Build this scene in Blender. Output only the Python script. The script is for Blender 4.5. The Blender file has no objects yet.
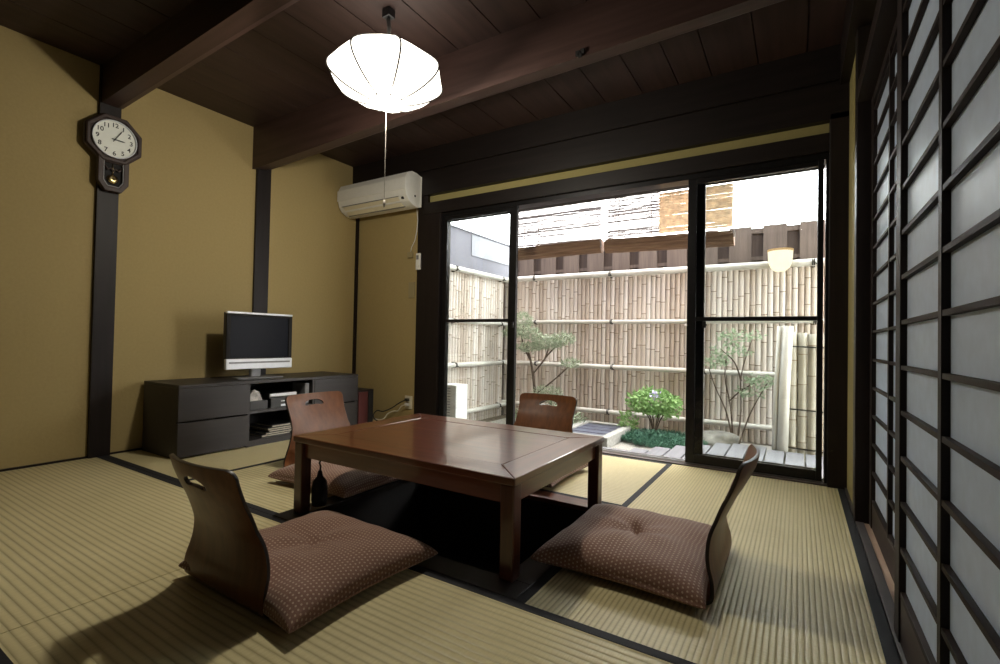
import bpy, bmesh, math, random
from mathutils import Vector, Matrix
from math import sin, cos, pi, radians as rad
random.seed(7)
S = bpy.context.scene
COL = S.collection

# ------------------------------------------------------------------ materials
def _mat(name):
    m = bpy.data.materials.new(name); m.use_nodes = True
    nt = m.node_tree; nt.nodes.clear()
    out = nt.nodes.new('ShaderNodeOutputMaterial')
    b = nt.nodes.new('ShaderNodeBsdfPrincipled')
    nt.links.new(b.outputs[0], out.inputs[0])
    return m, nt, b, out
def N(nt, t, **k):
    n = nt.nodes.new(t)
    for a, v in k.items(): setattr(n, a, v)
    return n
def math_(nt, op, a, b=None, c=None):
    n = N(nt, 'ShaderNodeMath', operation=op)
    for i, v in enumerate((a, b, c)):
        if v is None: continue
        if isinstance(v, (int, float)): n.inputs[i].default_value = v
        else: nt.links.new(v, n.inputs[i])
    return n.outputs[0]
def ramp(nt, fac, stops):
    r = N(nt, 'ShaderNodeValToRGB')
    els = r.color_ramp.elements
    while len(els) < len(stops): els.new(0.5)
    for e, (p, c) in zip(els, stops): e.position = p; e.color = (*c, 1)
    nt.links.new(fac, r.inputs[0]); return r.outputs[0]
def coords(nt, scale=(1, 1, 1), kind='Object'):
    tc = N(nt, 'ShaderNodeTexCoord'); mp = N(nt, 'ShaderNodeMapping')
    mp.inputs['Scale'].default_value = scale
    nt.links.new(tc.outputs[kind], mp.inputs[0]); return mp.outputs[0]
def noise(nt, vec, scale, detail=3, rough=.5):
    n = N(nt, 'ShaderNodeTexNoise'); n.inputs['Scale'].default_value = scale
    n.inputs['Detail'].default_value = detail; n.inputs['Roughness'].default_value = rough
    nt.links.new(vec, n.inputs['Vector']); return n.outputs['Fac']
def bump(nt, b, h, strength=.3, dist=.01):
    n = N(nt, 'ShaderNodeBump'); n.inputs['Strength'].default_value = strength
    n.inputs['Distance'].default_value = dist
    nt.links.new(h, n.inputs['Height']); nt.links.new(n.outputs[0], b.inputs['Normal'])
def vmul(c, k): return tuple(min(1, x * k) for x in c)

def plain(name, col, rough=.5, metal=0, var=.12, scale=30, coat=0, bmp=.08):
    m, nt, b, o = _mat(name)
    f = noise(nt, coords(nt), scale)
    nt.links.new(ramp(nt, f, [(.3, vmul(col, 1 - var)), (.7, vmul(col, 1 + var))]), b.inputs['Base Color'])
    b.inputs['Roughness'].default_value = rough; b.inputs['Metallic'].default_value = metal
    b.inputs['Coat Weight'].default_value = coat; b.inputs['Coat Roughness'].default_value = .12
    if bmp: bump(nt, b, f, bmp, .004)
    return m
def wood(name, c1, c2, axis='x', rough=.4, coat=0, scale=1.0, bmp=.1, coatr=.1, spec=.5):
    m, nt, b, o = _mat(name)
    sc = {'x': (.9, 14, 14), 'y': (14, .9, 14), 'z': (14, 14, .9)}[axis]
    v = coords(nt, tuple(s * scale for s in sc))
    f = noise(nt, v, 2.2, 5, .6)
    f2 = noise(nt, coords(nt), 1.6, 2)
    s = math_(nt, 'ADD', math_(nt, 'MULTIPLY', f, .75), math_(nt, 'MULTIPLY', f2, .25))
    nt.links.new(ramp(nt, s, [(.33, c1), (.66, c2)]), b.inputs['Base Color'])
    b.inputs['Roughness'].default_value = rough
    b.inputs['Specular IOR Level'].default_value = spec
    b.inputs['Coat Weight'].default_value = coat; b.inputs['Coat Roughness'].default_value = coatr
    bump(nt, b, f, bmp, .003)
    return m
def tatami(name, axis, pitch):
    # ribs run along `axis`; height varies across the other one
    m, nt, b, o = _mat(name)
    tc = N(nt, 'ShaderNodeTexCoord'); sp = N(nt, 'ShaderNodeSeparateXYZ')
    nt.links.new(tc.outputs['Object'], sp.inputs[0])
    across = sp.outputs['Y' if axis == 'x' else 'X']; along = sp.outputs['X' if axis == 'x' else 'Y']
    w = N(nt, 'ShaderNodeTexNoise'); w.inputs['Scale'].default_value = 3
    nt.links.new(tc.outputs['Object'], w.inputs['Vector'])
    a = math_(nt, 'ADD', across, math_(nt, 'MULTIPLY', w.outputs['Fac'], .002))
    fr = math_(nt, 'FRACT', math_(nt, 'DIVIDE', a, pitch))
    d = math_(nt, 'ABSOLUTE', math_(nt, 'SUBTRACT', fr, .5))           # 0 middle of rib, .5 groove
    rib = math_(nt, 'SUBTRACT', 1, math_(nt, 'POWER', math_(nt, 'MULTIPLY', d, 2), 3))
    fi = coords(nt, (14, 260, 1) if axis == 'y' else (260, 14, 1))
    fine = noise(nt, fi, 1.0, 2)
    big = noise(nt, coords(nt), 2.2, 3)
    mix = math_(nt, 'ADD', math_(nt, 'MULTIPLY', fine, .5), math_(nt, 'MULTIPLY', big, .5))
    colr = ramp(nt, mix, [(.3, (.59, .505, .265)), (.7, (.75, .655, .385))])
    mx = N(nt, 'ShaderNodeMix', data_type='RGBA')
    nt.links.new(math_(nt, 'MULTIPLY', math_(nt, 'POWER', math_(nt, 'MULTIPLY', d, 2), 2.6), .62), mx.inputs[0])  # shading in the grooves between ribs is painted into the straw colour
    nt.links.new(colr, mx.inputs[6]); mx.inputs[7].default_value = (.30, .24, .115, 1)
    nt.links.new(mx.outputs[2], b.inputs['Base Color'])
    b.inputs['Roughness'].default_value = .38; b.inputs['Specular IOR Level'].default_value = .28
    h = math_(nt, 'ADD', rib, math_(nt, 'MULTIPLY', fine, .12))
    bump(nt, b, h, .5, .003)
    return m
def dotted(name):
    m, nt, b, o = _mat(name)
    tc = N(nt, 'ShaderNodeTexCoord'); sp = N(nt, 'ShaderNodeSeparateXYZ')
    nt.links.new(tc.outputs['UV'], sp.inputs[0])
    p = .0145
    ux = math_(nt, 'DIVIDE', sp.outputs['X'], p); uy = math_(nt, 'DIVIDE', sp.outputs['Y'], p)
    ux = math_(nt, 'ADD', ux, math_(nt, 'MULTIPLY', math_(nt, 'FLOOR', uy), .5))
    dx = math_(nt, 'SUBTRACT', math_(nt, 'FRACT', ux), .5); dy = math_(nt, 'SUBTRACT', math_(nt, 'FRACT', uy), .5)
    r2 = math_(nt, 'ADD', math_(nt, 'MULTIPLY', dx, dx), math_(nt, 'MULTIPLY', dy, dy))
    dot = math_(nt, 'LESS_THAN', r2, .05)
    f = noise(nt, coords(nt), 160, 2)
    base = ramp(nt, f, [(.3, (.185, .088, .057)), (.7, (.245, .122, .082))])
    mx = N(nt, 'ShaderNodeMix', data_type='RGBA'); nt.links.new(dot, mx.inputs[0])
    nt.links.new(base, mx.inputs[6]); mx.inputs[7].default_value = (.46, .33, .24, 1)
    nt.links.new(mx.outputs[2], b.inputs['Base Color'])
    b.inputs['Roughness'].default_value = .85
    b.inputs['Sheen Weight'].default_value = .25
    bump(nt, b, math_(nt, 'ADD', f, dot), .25, .002)
    return m
def emit(name, col, s):
    m = bpy.data.materials.new(name); m.use_nodes = True; nt = m.node_tree; nt.nodes.clear()
    o = N(nt, 'ShaderNodeOutputMaterial'); e = N(nt, 'ShaderNodeEmission')
    f = noise(nt, coords(nt), 12, 2)
    nt.links.new(ramp(nt, f, [(.3, vmul(col, .93)), (.7, col)]), e.inputs[0]); e.inputs[1].default_value = s
    nt.links.new(e.outputs[0], o.inputs[0]); return m
def glass(name, tint=(.95, .97, .97), gloss=.6):
    m = bpy.data.materials.new(name); m.use_nodes = True; nt = m.node_tree; nt.nodes.clear()
    o = N(nt, 'ShaderNodeOutputMaterial'); t = N(nt, 'ShaderNodeBsdfTransparent'); g = N(nt, 'ShaderNodeBsdfGlossy')
    fr = N(nt, 'ShaderNodeFresnel'); fr.inputs[0].default_value = 1.45
    mx = N(nt, 'ShaderNodeMixShader'); t.inputs[0].default_value = (*tint, 1); g.inputs['Roughness'].default_value = .01
    nt.links.new(math_(nt, 'MULTIPLY', fr.outputs[0], gloss), mx.inputs[0])
    nt.links.new(t.outputs[0], mx.inputs[1]); nt.links.new(g.outputs[0], mx.inputs[2]); nt.links.new(mx.outputs[0], o.inputs[0]); return m
def translucent(name, col, mixf=.5, rough=.6, gloss=0., var=.05):
    m, nt, b, o = _mat(name)
    f = noise(nt, coords(nt), 25, 4)
    c = ramp(nt, f, [(.3, vmul(col, 1 - var)), (.7, vmul(col, 1 + var))])
    nt.links.new(c, b.inputs['Base Color']); b.inputs['Roughness'].default_value = rough
    b.inputs['Coat Weight'].default_value = gloss; b.inputs['Coat Roughness'].default_value = .3
    t = N(nt, 'ShaderNodeBsdfTranslucent'); nt.links.new(c, t.inputs[0])
    mx = N(nt, 'ShaderNodeMixShader'); mx.inputs[0].default_value = mixf
    nt.links.new(b.outputs[0], mx.inputs[1]); nt.links.new(t.outputs[0], mx.inputs[2]); nt.links.new(mx.outputs[0], o.inputs[0]); return m
def bamboo(name, cols, pitch, axis='X', rough=.45):
    m, nt, b, o = _mat(name)
    tc = N(nt, 'ShaderNodeTexCoord'); sp = N(nt, 'ShaderNodeSeparateXYZ'); nt.links.new(tc.outputs['Object'], sp.inputs[0])
    k = math_(nt, 'FLOOR', math_(nt, 'DIVIDE', sp.outputs[axis], pitch))
    wn = N(nt, 'ShaderNodeTexWhiteNoise', noise_dimensions='1D'); nt.links.new(k, wn.inputs['W'])
    f = noise(nt, coords(nt, (6, 6, 1.5)), 4, 4)
    s = math_(nt, 'ADD', math_(nt, 'MULTIPLY', wn.outputs['Value'], .6), math_(nt, 'MULTIPLY', f, .4))
    nt.links.new(ramp(nt, s, [(.15 + .7 * i / (len(cols) - 1), c) for i, c in enumerate(cols)]), b.inputs['Base Color'])
    b.inputs['Roughness'].default_value = rough
    return m
def leafy(name, c1, c2, tr=.3):
    m, nt, b, o = _mat(name)
    f = noise(nt, coords(nt), 18, 3)
    c = ramp(nt, f, [(.3, c1), (.7, c2)]); nt.links.new(c, b.inputs['Base Color']); b.inputs['Roughness'].default_value = .5
    t = N(nt, 'ShaderNodeBsdfTranslucent'); nt.links.new(c, t.inputs[0])
    mx = N(nt, 'ShaderNodeMixShader'); mx.inputs[0].default_value = tr
    nt.links.new(b.outputs[0], mx.inputs[1]); nt.links.new(t.outputs[0], mx.inputs[2]); nt.links.new(mx.outputs[0], o.inputs[0]); return m

M = {}
M['plaster'] = plain('ochre_plaster', (0.3872, 0.2948, 0.1276), .9, var=.035, scale=60, bmp=.25)
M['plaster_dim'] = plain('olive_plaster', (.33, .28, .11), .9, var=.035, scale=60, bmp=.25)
M['dark_x'] = wood('dark_beam_wood_x', (.008, .0055, .005), (.015, .010, .009), 'x', .5, spec=.3)
M['dark_y'] = wood('dark_wood_y', (.009, .006, .0055), (.018, .012, .010), 'y', .5, spec=.3)
M['dark_z'] = wood('dark_wood_z', (.009, .006, .0055), (.017, .011, .010), 'z', .5, spec=.3)
M['beam'] = wood('brown_beam_wood', (0.0363, 0.0176, 0.0137), (0.0671, 0.0353, 0.0294), 'x', .5, scale=.8)
M['ceil'] = wood('ceiling_board_wood', (0.0253, 0.0127, 0.0108), (0.0528, 0.0284, 0.0235), 'y', .55, scale=.6)
M['shoji_wood'] = wood('shoji_lattice_wood', (.012, .008, .007), (.022, .014, .012), 'z', .55, spec=.2)
M['shoji_wood_y'] = wood('shoji_rail_wood', (.014, .009, .008), (.026, .017, .014), 'y', .6, spec=.15)
M['koshi'] = wood('shoji_foot_board_wood', (.020, .010, .008), (.036, .018, .014), 'y', .45, spec=.2)
M['paper'] = translucent('shoji_frosted_pane', (.60, .70, .84), .30, .5, .18)
M['sill'] = wood('grey_sill_wood', (.065, .055, .052), (.11, .095, .09), 'y', .5)
M['sill_groove'] = wood('pale_groove_wood', (.42, .28, .19), (.58, .41, .29), 'y', .5)
M['sill_x'] = wood('dark_sill_wood', (.06, .045, .042), (.12, .09, .085), 'x', .4)
M['heri'] = plain('black_tatami_border', (.012, .012, .015), .8, var=.3, scale=200)
M['tat_x'] = tatami('tatami_ribs_x', 'x', .0262); M['tat_y'] = tatami('tatami_ribs_y', 'y', .0166)
M['alu'] = plain('dark_bronze_aluminium', (.018, .017, .018), .35, .6, bmp=0)
M['glass'] = glass('window_glass')
M['table'] = wood('lacquered_red_brown_wood', (.085, .020, .008), (.165, .046, .018), 'x', .28, .8, 1.1, .05, .07)
M['table_y'] = wood('lacquered_red_brown_wood_y', (.085, .020, .008), (.160, .045, .018), 'y', .28, .8, 1.1, .05, .07)
M['table_z'] = wood('lacquered_leg_wood', (.055, .013, .006), (.100, .026, .011), 'z', .3, .6, 1.1, .05)
M['groove'] = plain('dark_groove', (.03, .01, .006), .5, bmp=0)
M['chair'] = wood('walnut_ply', (0.1063, 0.0358, 0.0104), (0.1875, 0.0691, 0.0221), 'z', .42, .08, 1.2, .04, .3, .35)
M['chair_edge'] = plain('dark_ply_edge', (.018, .010, .007), .4)
M['cush'] = dotted('brown_dotted_fabric')
M['tuft'] = plain('dark_tuft_thread', (.05, .025, .02), .9)
M['cab'] = wood('charcoal_cabinet_wood', (.021, .018, .018), (.034, .029, .029), 'y', .45)
M['cab_in'] = plain('cabinet_inside', (.012, .010, .010), .7)
M['black'] = plain('black_plastic', (.012, .012, .013), .35, bmp=0)
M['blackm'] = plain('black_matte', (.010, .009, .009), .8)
M['screen'] = plain('screen_glass', (.008, .009, .014), .28, var=.02, bmp=0)
M['screen'].node_tree.nodes['Principled BSDF'].inputs['Specular IOR Level'].default_value = .05
M['silver'] = plain('silver_plastic', (.72, .74, .78), .32, .1, var=.03, bmp=0)
M['grey'] = plain('grey_plastic', (.22, .22, .23), .5, bmp=0)
M['white'] = plain('white_plastic', (.80, .79, .75), .4, var=.02, bmp=0)
M['cream'] = plain('cream_plastic', (.74, .68, .52), .45, var=.03, bmp=0)
M['beige_plate'] = plain('olive_grey_plate', (.33, .27, .14), .5, var=.03, bmp=0)
M['paperstack'] = plain('magazine_paper', (.60, .55, .45), .7, var=.25, scale=80)
M['pouch'] = plain('crumpled_grey_bag', (.45, .43, .42), .35, var=.4, scale=40, bmp=.5)
M['redwood'] = wood('dark_red_speaker_wood', (.060, .012, .012), (.11, .028, .026), 'z', .35)
M['clockwood'] = wood('clock_case_wood', (.020, .010, .008), (.045, .022, .017), 'z', .55)
M['dial'] = plain('clock_dial_white', (.82, .84, .78), .5, var=.02, bmp=0)
M['brass'] = plain('brass', (.75, .60, .30), .22, 1, var=.05, bmp=0)
M['ink'] = plain('black_ink', (.01, .01, .01), .5, bmp=0)
M['lampshade'] = emit('glowing_lamp_cloth', (1, .93, .80), LAMP := 4.0)
M['wire'] = plain('grey_wire', (.16, .155, .15), .4, .5, bmp=0)
M['string'] = plain('pull_string', (.36, .33, .28), .8, bmp=0)
M['amber'] = emit('amber_glass_rim', (1, .62, .28), .9)
M['glow'] = emit('warm_glass_glow', (1, .82, .56), 1.9)
BC = [(0.3810, 0.3059, 0.2480), (0.4969, 0.4227, 0.3562), (0.5795, 0.5130, 0.4550), (0.6460, 0.5957, 0.5472)]
M['bam'] = bamboo('split_bamboo', BC, .05)
M['bam_y'] = bamboo('split_bamboo_side', BC, .05, 'Y')
M['bam_grey'] = bamboo('weathered_bamboo', [(0.331, 0.305, 0.244), (0.453, 0.426, 0.358), (0.576, 0.549, 0.479)], .07)
M['bamrail'] = plain('pale_bamboo_pole', (.53, .51, .46), .4, var=.10, scale=8)
M['bamnode'] = plain('bamboo_node', (.20, .15, .10), .6)
M['tie'] = plain('black_palm_rope', (.02, .017, .015), .9)
M['slat_l'] = wood('weathered_board_light', (0.0993, 0.0702, 0.0572), (0.1633, 0.1222, 0.0993), 'z', .7)
M['slat_d'] = wood('weathered_board_dark', (0.0480, 0.0305, 0.0240), (0.0825, 0.0550, 0.0435), 'z', .7)
M['reed'] = translucent('reed_slats', (.82, .72, .60), .5, .7, var=.2)
M['reedpale'] = translucent('pale_reed_slats', (.46, .43, .43), .55, .7, var=.1)
M['roll'] = wood('rolled_reed', (.16, .085, .050), (.30, .18, .115), 'x', .7, scale=2)
M['soil'] = plain('dark_soil', (.085, .065, .045), .95, var=.4, scale=25, bmp=.6)
M['gravel'] = plain('pale_gravel', (0.297, 0.284, 0.251), .9, var=.5, scale=90, bmp=.9)
M['deck'] = wood('grey_deck_board', (0.1309, 0.1309, 0.1452), (0.1815, 0.1815, 0.1958), 'y', .6)
M['stone'] = plain('pale_concrete', (0.2916, 0.2916, 0.2695), .85, var=.15, scale=40, bmp=.3)
M['slate'] = plain('blue_slate', (0.066, 0.073, 0.106), .4, var=.35, scale=14, bmp=.2)
M['rock'] = plain('garden_rock', (0.172, 0.165, 0.145), .9, var=.4, scale=12, bmp=.6)
M['bark'] = plain('bark', (.10, .075, .055), .9, var=.4, scale=30, bmp=.5)
M['pine'] = leafy('grey_green_needles', (.20, .25, .16), (.42, .47, .34))
M['shrub'] = leafy('fresh_green_leaves', (.15, .30, .09), (.38, .56, .24), .4)
M['mondo'] = leafy('blue_green_blades', (.035, .11, .075), (.10, .22, .15), .2)
M['maple'] = leafy('pale_maple_leaves', (.25, .34, .22), (.46, .54, .38), .4)
M['flower'] = plain('lilac_petals', (.55, .50, .75), .7, bmp=0)
M['nwall'] = plain('violet_grey_render', (0.1476, 0.1432, 0.1680), .85, var=.10, scale=4)
M['nwall2'] = plain('pale_panel', (0.2375, 0.2375, 0.2616), .8, var=.06, scale=4)
M['concrete'] = plain('grey_foundation', (.3, .3, .29), .9)

# ------------------------------------------------------------------ mesh building
WL = {}
def wl(o): return WL.get(o.name, Vector((0, 0, 0))) if o else Vector((0, 0, 0))
class MB:
    def __init__(s): s.v = []; s.f = []; s.mi = []; s.uv = None
    def add(s, vs, fs, mi=0):
        o = len(s.v); s.v += [tuple(p) for p in vs]
        for f in fs: s.f.append([i + o for i in f]); s.mi.append(mi)
        return s
    def box(s, x0, y0, z0, x1, y1, z1, mi=0):
        if x0 > x1: x0, x1 = x1, x0
        if y0 > y1: y0, y1 = y1, y0
        if z0 > z1: z0, z1 = z1, z0
        return s.add([(x0, y0, z0), (x1, y0, z0), (x1, y1, z0), (x0, y1, z0), (x0, y0, z1), (x1, y0, z1), (x1, y1, z1), (x0, y1, z1)],
              [(3, 2, 1, 0), (4, 5, 6, 7), (0, 1, 5, 4), (1, 2, 6, 5), (2, 3, 7, 6), (3, 0, 4, 7)], mi)
    def tube(s, pts, r, n=8, mi=0, caps=True):
        pts = [Vector(p) for p in pts]; k = len(pts)
        rs = r if isinstance(r, (list, tuple)) else [r] * k
        vs = []; prev = None
        for i, p in enumerate(pts):
            d = (pts[min(i + 1, k - 1)] - pts[max(i - 1, 0)]).normalized()
            if prev is None:
                a = Vector((0, 0, 1)) if abs(d.z) < .9 else Vector((1, 0, 0))
                u = d.cross(a).normalized()
            else: u = (prev - d * prev.dot(d)).normalized()
            prev = u; w = d.cross(u)
            for j in range(n):
                t = 2 * pi * j / n; vs.append(p + (u * cos(t) + w * sin(t)) * rs[i])
        fs = [(i * n + j, i * n + (j + 1) % n, (i + 1) * n + (j + 1) % n, (i + 1) * n + j) for i in range(k - 1) for j in range(n)]
        if caps: fs += [tuple(range(n - 1, -1, -1)), tuple(range((k - 1) * n, k * n))]
        return s.add(vs, fs, mi)
    def lathe(s, prof, c=(0, 0, 0), n=24, mi=0, axis='z', ph=0):
        vs = []
        for r, z in prof:
            for j in range(n):
                t = 2 * pi * j / n + ph; a, b_ = r * cos(t), r * sin(t)
                q = {'z': (a, b_, z), 'x': (z, a, b_), 'y': (b_, z, a)}[axis]
                vs.append((q[0] + c[0], q[1] + c[1], q[2] + c[2]))
        k = len(prof)
        fs = [(i * n + j, i * n + (j + 1) % n, (i + 1) * n + (j + 1) % n, (i + 1) * n + j) for i in range(k - 1) for j in range(n)]
        fs += [tuple(range(n - 1, -1, -1)), tuple(range((k - 1) * n, k * n))]
        return s.add(vs, fs, mi)
    def prism(s, poly, a0, a1, plane='yz', mi=0):
        def P(u, v, a): return {'yz': (a, u, v), 'xz': (u, a, v), 'xy': (u, v, a)}[plane]
        n = len(poly)
        vs = [P(u, v, a0) for u, v in poly] + [P(u, v, a1) for u, v in poly]
        fs = [tuple(range(n - 1, -1, -1)), tuple(range(n, 2 * n))] + [(i, (i + 1) % n, n + (i + 1) % n, n + i) for i in range(n)]
        return s.add(vs, fs, mi)
    def ring(s, outer, inner, a0, a1, plane='yz', mi=0):
        def P(u, v, a): return {'yz': (a, u, v), 'xz': (u, a, v), 'xy': (u, v, a)}[plane]
        n = len(outer)
        vs = [P(*p, a0) for p in outer] + [P(*p, a0) for p in inner] + [P(*p, a1) for p in outer] + [P(*p, a1) for p in inner]
        fs = []
        for i in range(n):
            j = (i + 1) % n
            fs += [(i, j, n + j, n + i), (2 * n + i, 3 * n + i, 3 * n + j, 2 * n + j), (i, 2 * n + i, 2 * n + j, j), (n + i, n + j, 3 * n + j, 3 * n + i)]
        return s.add(vs, fs, mi)
    def build(s, name, mats, parent=None, smooth=False, bevel=0, seg=2, loc=None, fix=True):
        if not isinstance(mats, (list, tuple)): mats = [mats]
        me = bpy.data.meshes.new(name)
        if parent is not None: org = wl(parent)
        elif loc is not None: org = Vector(loc)
        else:
            xs = [p[0] for p in s.v]; ys = [p[1] for p in s.v]; zs = [p[2] for p in s.v]
            org = Vector(((min(xs) + max(xs)) / 2, (min(ys) + max(ys)) / 2, min(zs)))
        me.from_pydata([(p[0] - org.x, p[1] - org.y, p[2] - org.z) for p in s.v], [], s.f)
        for m in mats: me.materials.append(m)
        for p, i in zip(me.polygons, s.mi): p.material_index = i; p.use_smooth = smooth
        if s.uv:
            ul = me.uv_layers.new(name='UVMap')
            for l in me.loops: ul.data[l.index].uv = s.uv[l.vertex_index]
        if fix:
            bm = bmesh.new(); bm.from_mesh(me); bmesh.ops.recalc_face_normals(bm, faces=bm.faces); bm.to_mesh(me); bm.free()
        me.update()
        o = bpy.data.objects.new(name, me); COL.objects.link(o)
        if parent is not None: o.parent = parent
        else: o.location = org
        WL[o.name] = org
        if bevel:
            b = o.modifiers.new('Bevel', 'BEVEL'); b.width = bevel; b.segments = seg; b.limit_method = 'ANGLE'; b.angle_limit = rad(40)
        return o
def B(*a): return MB().box(*a)
def tag(o, label, cat, group=None, kind=None):
    o['label'] = label; o['category'] = cat
    if group: o['group'] = group
    if kind: o['kind'] = kind
    return o
def empty(name, loc, label, cat, group=None, kind=None):
    o = bpy.data.objects.new(name, None); COL.objects.link(o); o.location = loc; o.empty_display_size = .1
    WL[o.name] = Vector(loc); return tag(o, label, cat, group, kind)
def copy_tree(o, loc=None, rz=None, parent=None):
    c = o.copy(); COL.objects.link(c)
    if parent is not None: c.parent = parent
    if loc is not None: c.location = loc
    if rz is not None: c.rotation_euler = (0, 0, rz)
    for ch in [x for x in o.children]: copy_tree(ch, parent=c)
    return c
def struct(o, label, cat): return tag(o, label, cat, kind='structure')

# ------------------------------------------------------------------ room constants
XL, XR, YW, ZC = -3.94, .235, 3.46, 2.59
YN = -1.6
PX0, PX1, PY0, PY1 = -2.03, -.752, 1.335, 2.37        # outside of the pit rim

# ---- floor (with the opening of the sunken pit), ceiling, walls
f = MB()
for a in ((XL - .1, YN - .1, PX0, YW + .1), (PX1, YN - .1, .42, YW + .1), (PX0, YN - .1, PX1, PY0), (PX0, PY1, PX1, YW + .1)):
    f.box(a[0], a[1], -.08, a[2], a[3], -.02)
struct(f.build('floor', M['dark_x']), 'dark floor base under the straw mats around the sunken pit', 'floor')
c = MB()
x = XL - .05; xs_ = []
for e in (-3.60, -3.30, -3.0, -2.69, -2.39, -2.08, -1.77, -1.465, -1.21, -.94, -.70, -.49, -.22, .04, .45):
    c.box(x, YN - .1, ZC, e - .007, YW + .12, ZC + .03); x = e
c.box(XL - .1, YN - .1, ZC + .03, .5, YW + .12, ZC + .06)
struct(c.build('ceiling', M['ceil']), 'dark brown plank ceiling above the beams', 'ceiling')

wlm = MB().box(XL - .1, YN, -.02, XL, YW + .1, ZC)
struct(wlm.build('wall_left', M['plaster']), 'ochre plaster wall on the left behind the television and pendulum clock', 'wall')
struct(B(XL, YW + .01, -.02, -2.90, YW + .12, ZC).build('wall_back', M['plaster']), 'narrow ochre plaster wall below the air conditioner beside the window', 'wall')
struct(B(XL - .1, YN - .1, -.02, .5, YN, ZC).build('wall_near', M['dark_z']), 'unseen wall behind the viewer, made dark to cut bounced light', 'wall')  # out of view; dark wood chosen to cut bounce onto beam and ceiling
struct(B(.246, 2.90, -.02, .36, YW + .12, 2.40).build('wall_right', M['plaster_dim']), 'thin strip of ochre plaster between window corner and sliding paper doors', 'wall')
struct(B(.30, YN, 2.06, .42, 2.9, ZC).build('wall_right_upper', M['plaster_dim']), 'strip of plaster above the sliding paper doors', 'wall')
struct(B(XL, YN, -.012, XL + .012, YW, .012).build('baseboard_left', M['dark_y']), 'thin dark strip along the foot of the left wall', 'baseboard')

struct(B(1.40, YN - .1, -.05, 1.5, YW + .1, ZC).build('wall_light_block', M['plaster']), 'unseen corridor wall added behind the paper doors to block sky light', 'wall')  # unseen shell, added so the sky does not light the paper from behind
struct(MB().box(.36, YW + .02, -.05, 1.5, YW + .12, ZC).box(.36, YN - .1, -.05, 1.5, YN, ZC).build('wall_light_block_end', M['plaster']), 'unseen corridor end walls added behind the paper doors to block sky light', 'wall')  # unseen ends added to seal the light block
struct(B(.36, YN - .1, ZC, 1.5, YW + .12, ZC + .05).build('ceiling_light_block', M['white']), 'unseen pale corridor ceiling added behind the paper doors to block sky light', 'ceiling')  # unseen top added to seal the light block
struct(B(.42, YN - .1, -.08, 1.5, YW + .1, -.03).build('floor_light_block', M['sill']), 'unseen wooden corridor floor added to close the light block behind the paper doors', 'floor')  # unseen bottom added to seal the light block
tn = [0]
def trim(mb, label, mat, cat='trim', **k):
    tn[0] += 1
    return struct(mb.build('trim_%d' % tn[0], mat, **k), label, cat)
trim(B(XL - .02, 1.257, -.02, XL + .03, 1.373, ZC), 'dark wall post behind the pendulum clock', M['dark_z'], 'post')
trim(B(XL - .02, 2.345, -.02, XL + .022, 2.472, ZC), 'dark wall post behind the television', M['dark_z'], 'post')
trim(B(XL, 3.44, -.02, XL + .022, YW + .02, 2.20), 'thin dark corner post below the air conditioner', M['dark_z'], 'post')
trim(B(-3.072, YW - .03, -.02, -2.80, YW + .12, 2.093).box(-3.072, YW - .03, 2.093, -2.955, YW + .12, 2.17), 'broad dark post between plaster wall and window', M['dark_z'], 'post', bevel=.004)
trim(B(.152, YW - .05, -.02, .262, YW + .12, 2.2), 'dark corner post right of the window', M['dark_z'], 'post', bevel=.004)
trim(B(.232, 2.815, -.02, .36, 2.905, 2.35), 'dark door post beside the paper sliding doors', M['dark_z'], 'post', bevel=.003)
# lintel zone above the window
trim(B(XL, YW - .05, 2.165, .30, YW + .12, 2.385), 'dark lower lintel board across the window wall', M['dark_x'], 'lintel')
trim(B(XL, YW - .075, 2.386, .30, YW + .12, ZC), 'dark upper lintel board under the ceiling planks', M['dark_x'], 'lintel')
trim(B(-2.955, YW + .005, 2.094, .225, YW + .1, 2.166), 'narrow yellow plaster strip above the window', M['plaster_dim'], 'plaster strip')
trim(B(-3.0, YW - .035, 1.985, .2, YW + .12, 2.095), 'dark window head beam below the yellow strip', M['dark_x'], 'head beam', bevel=.003)
# right hand side: head rail of the sliding doors and threshold
trim(B(.232, YN, 1.985, .36, 2.82, 2.06), 'dark grooved head rail over the paper sliding doors', M['shoji_wood_y'], 'head rail')
trim(B(.20, YN, 2.36, .36, YW, ZC), 'dark wooden plate under the ceiling on the right', M['dark_y'], 'head rail')
th = MB().box(.236, YN, -.04, .268, 2.82, .004).box(.292, YN, -.04, .42, 2.82, .004)
trim(th, 'grey wooden threshold of the paper sliding doors', M['sill'], 'threshold')
trim(B(.268, YN, -.04, .292, 2.82, .001), 'pale worn groove in the door threshold', M['sill_groove'], 'groove')
trim(B(.236, 2.9, -.04, .25, 3.42, .012), 'thin wood strip at the foot of the right plaster wall', M['sill'], 'strip')
# beams
def beam(y0, y1, z0, z1, label, cham=0):
    m = MB(); n = 12
    secs = []
    for i in range(n + 1):
        t = i / n; x = XL - .02 + (0.36 - XL + .02) * t
        wob = .006 * sin(7 * t + y0 * 5)
        zb = z0 + (z1 - z0) * t + wob
        secs.append([(x, y0, ZC + .005), (x, y0 + .004 * sin(9 * t), zb), (x, y1 - .035, zb + cham), (x, y1 + .004 * sin(5 * t + 1), zb + cham + .018), (x, y1, ZC + .005)])
    vs = [p for s in secs for p in s]; q = 5
    fs = [(i * q + j, i * q + (j + 1) % q, (i + 1) * q + (j + 1) % q, (i + 1) * q + j) for i in range(n) for j in range(q)]
    fs += [tuple(range(q)), tuple(range(n * q, n * q + q))]
    m.add(vs, fs)
    return trim(m, label, M['beam'], 'beam')
beam(1.262, 1.388, 2.335, 2.46, 'dark ceiling beam above the clock post')
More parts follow.
